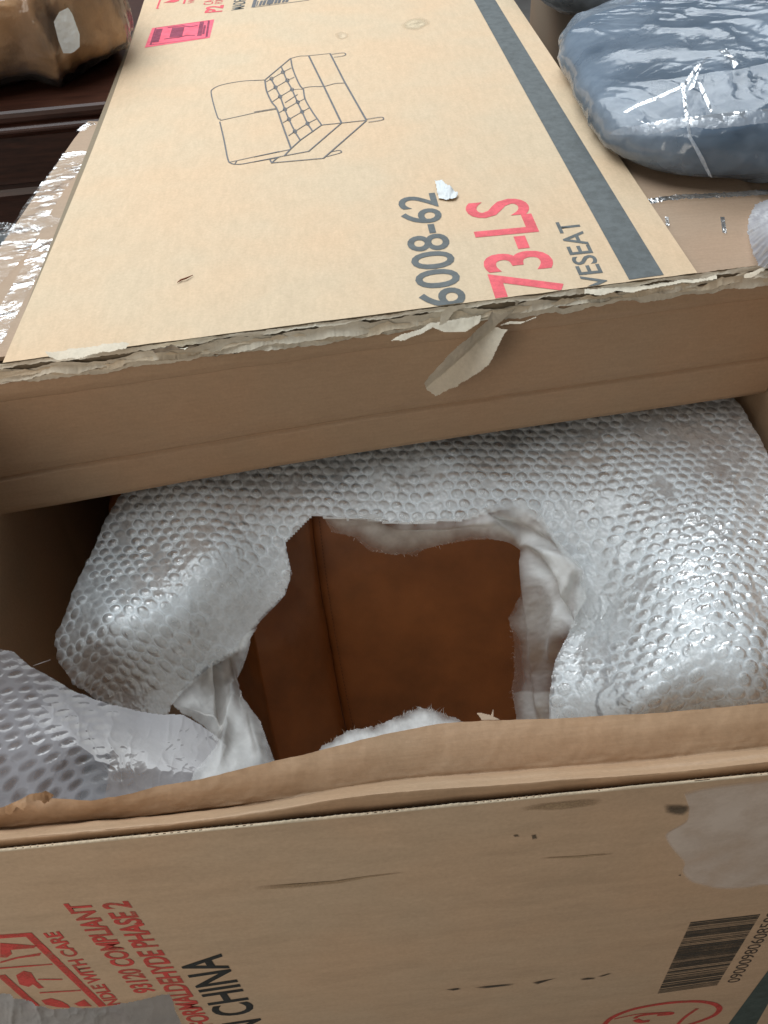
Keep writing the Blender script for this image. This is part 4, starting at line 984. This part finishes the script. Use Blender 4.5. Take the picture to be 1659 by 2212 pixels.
extr('reflection_strip', [(.03, -.2605), (.07, -.2605), (.07, -.285), (.03, -.285), (.022, -.272)], M_reflection, table)  # reflection on the lower moulding, put in as a grey-coloured strip
extr('panel', [(.05, -.2855), (.07, -.2855), (.07, -.735), (.05, -.735)], M_wood, table)
for xx in (-1.6, .3):
    boxobj('leg', (xx, ty(xx) + .08, .0), (xx + .07, ty(xx) + .15, ZW - .056), M_wood, table)
    boxobj('leg', (xx, ty(xx) + .98, .0), (xx + .07, ty(xx) + 1.05, ZW - .0245), M_wood, table)

parcel = empty('parcel', (-.72, 2.25, ZW), 'crumpled brown paper parcel in clear plastic with a white label, on the mahogany table', 'parcel')
PC = (-.70, 2.235, ZW + .118); PR = (.285, .275, .118)
def dpar(Q, U_, V_):
    a, b, c = Q[..., 0], Q[..., 1], Q[..., 2]; w = fbm(a * 5, c * 5 + b * 3, 700)
    return .045 * (ridge(a * 6 + w, c * 3 + b * 2, 701, 2) - .35) + .018 * (ridge(a * 17 + w * 2, c * 7, 706) - .2) + .010 * fbm(a * 14, (b + c) * 14, 702)
Q = superell(PC, PR, .55, .55, .25, 260, 180, disp=dpar, zflat=ZW + .003); link('paper', grid_mesh(Q), M_paper, parcel, True)
def dpar2(Q, U_, V_):
    a, b, c = Q[..., 0], Q[..., 1], Q[..., 2]; w = fbm(a * 5, c * 5 + b * 3, 700)
    return .006 + .045 * (ridge(a * 6 + w, c * 3 + b * 2, 701, 2) - .35) + .016 * ridge(a * 15 + w * 3, (b + c) * 8, 704) + .008 * ridge(a * 40 + w * 5, (b + c) * 25, 708)
Q = superell(PC, PR, .55, .55, .25, 300, 200, disp=dpar2, zflat=ZW + .001); link('plastic_wrapping', grid_mesh(Q), M_bag2, parcel, True)
c1b = crop(0, 0, .6631)
def front_of(px_, py_):
    """first point of the parcel on a ray"""
    d = ray(px_, py_); d = d / np.linalg.norm(d); best = None
    pts = QP - CAM; tt = pts @ d; r2 = (pts * pts).sum(-1) - tt * tt
    k = np.where(r2 < .016 ** 2)[0]
    if len(k) == 0: k = np.array([np.argmin(r2)])
    return tt[k].min(), d
QP = Q.reshape(-1, 3)
lab = [c1b(*p) for p in ((318, 130), (350, 70), (405, 42), (430, 80), (495, 262), (440, 310), (382, 335), (345, 240))]
ts = [front_of(*p)[0] for p in lab]; tm = min(ts) - .004
ctr = [(p[0], p[1], t_) for p, t_ in zip(lab, ts)]
Xg, Yg = np.meshgrid(np.arange(165, 285, 1.5) * 0 + np.linspace(105, 172, 80), np.linspace(8, 115, 100))
keep = inside(lab, Xg, Yg)
tt_ = np.mean(ts) + 0 * Xg
A_ = np.array([[1, p[0], p[1]] for p in lab]); sol = np.linalg.lstsq(A_, np.array(ts), rcond=None)[0]
tt_ = sol[0] + sol[1] * Xg + sol[2] * Yg - .010
dd = ray(Xg, Yg); dd /= np.linalg.norm(dd, axis=-1, keepdims=True)
PL = CAM + dd * (tt_ + .006 * fbm(Xg / 30, Yg / 30, 711))[..., None]
link('address_label', grid_mesh(PL, keep), M_label, parcel, True)
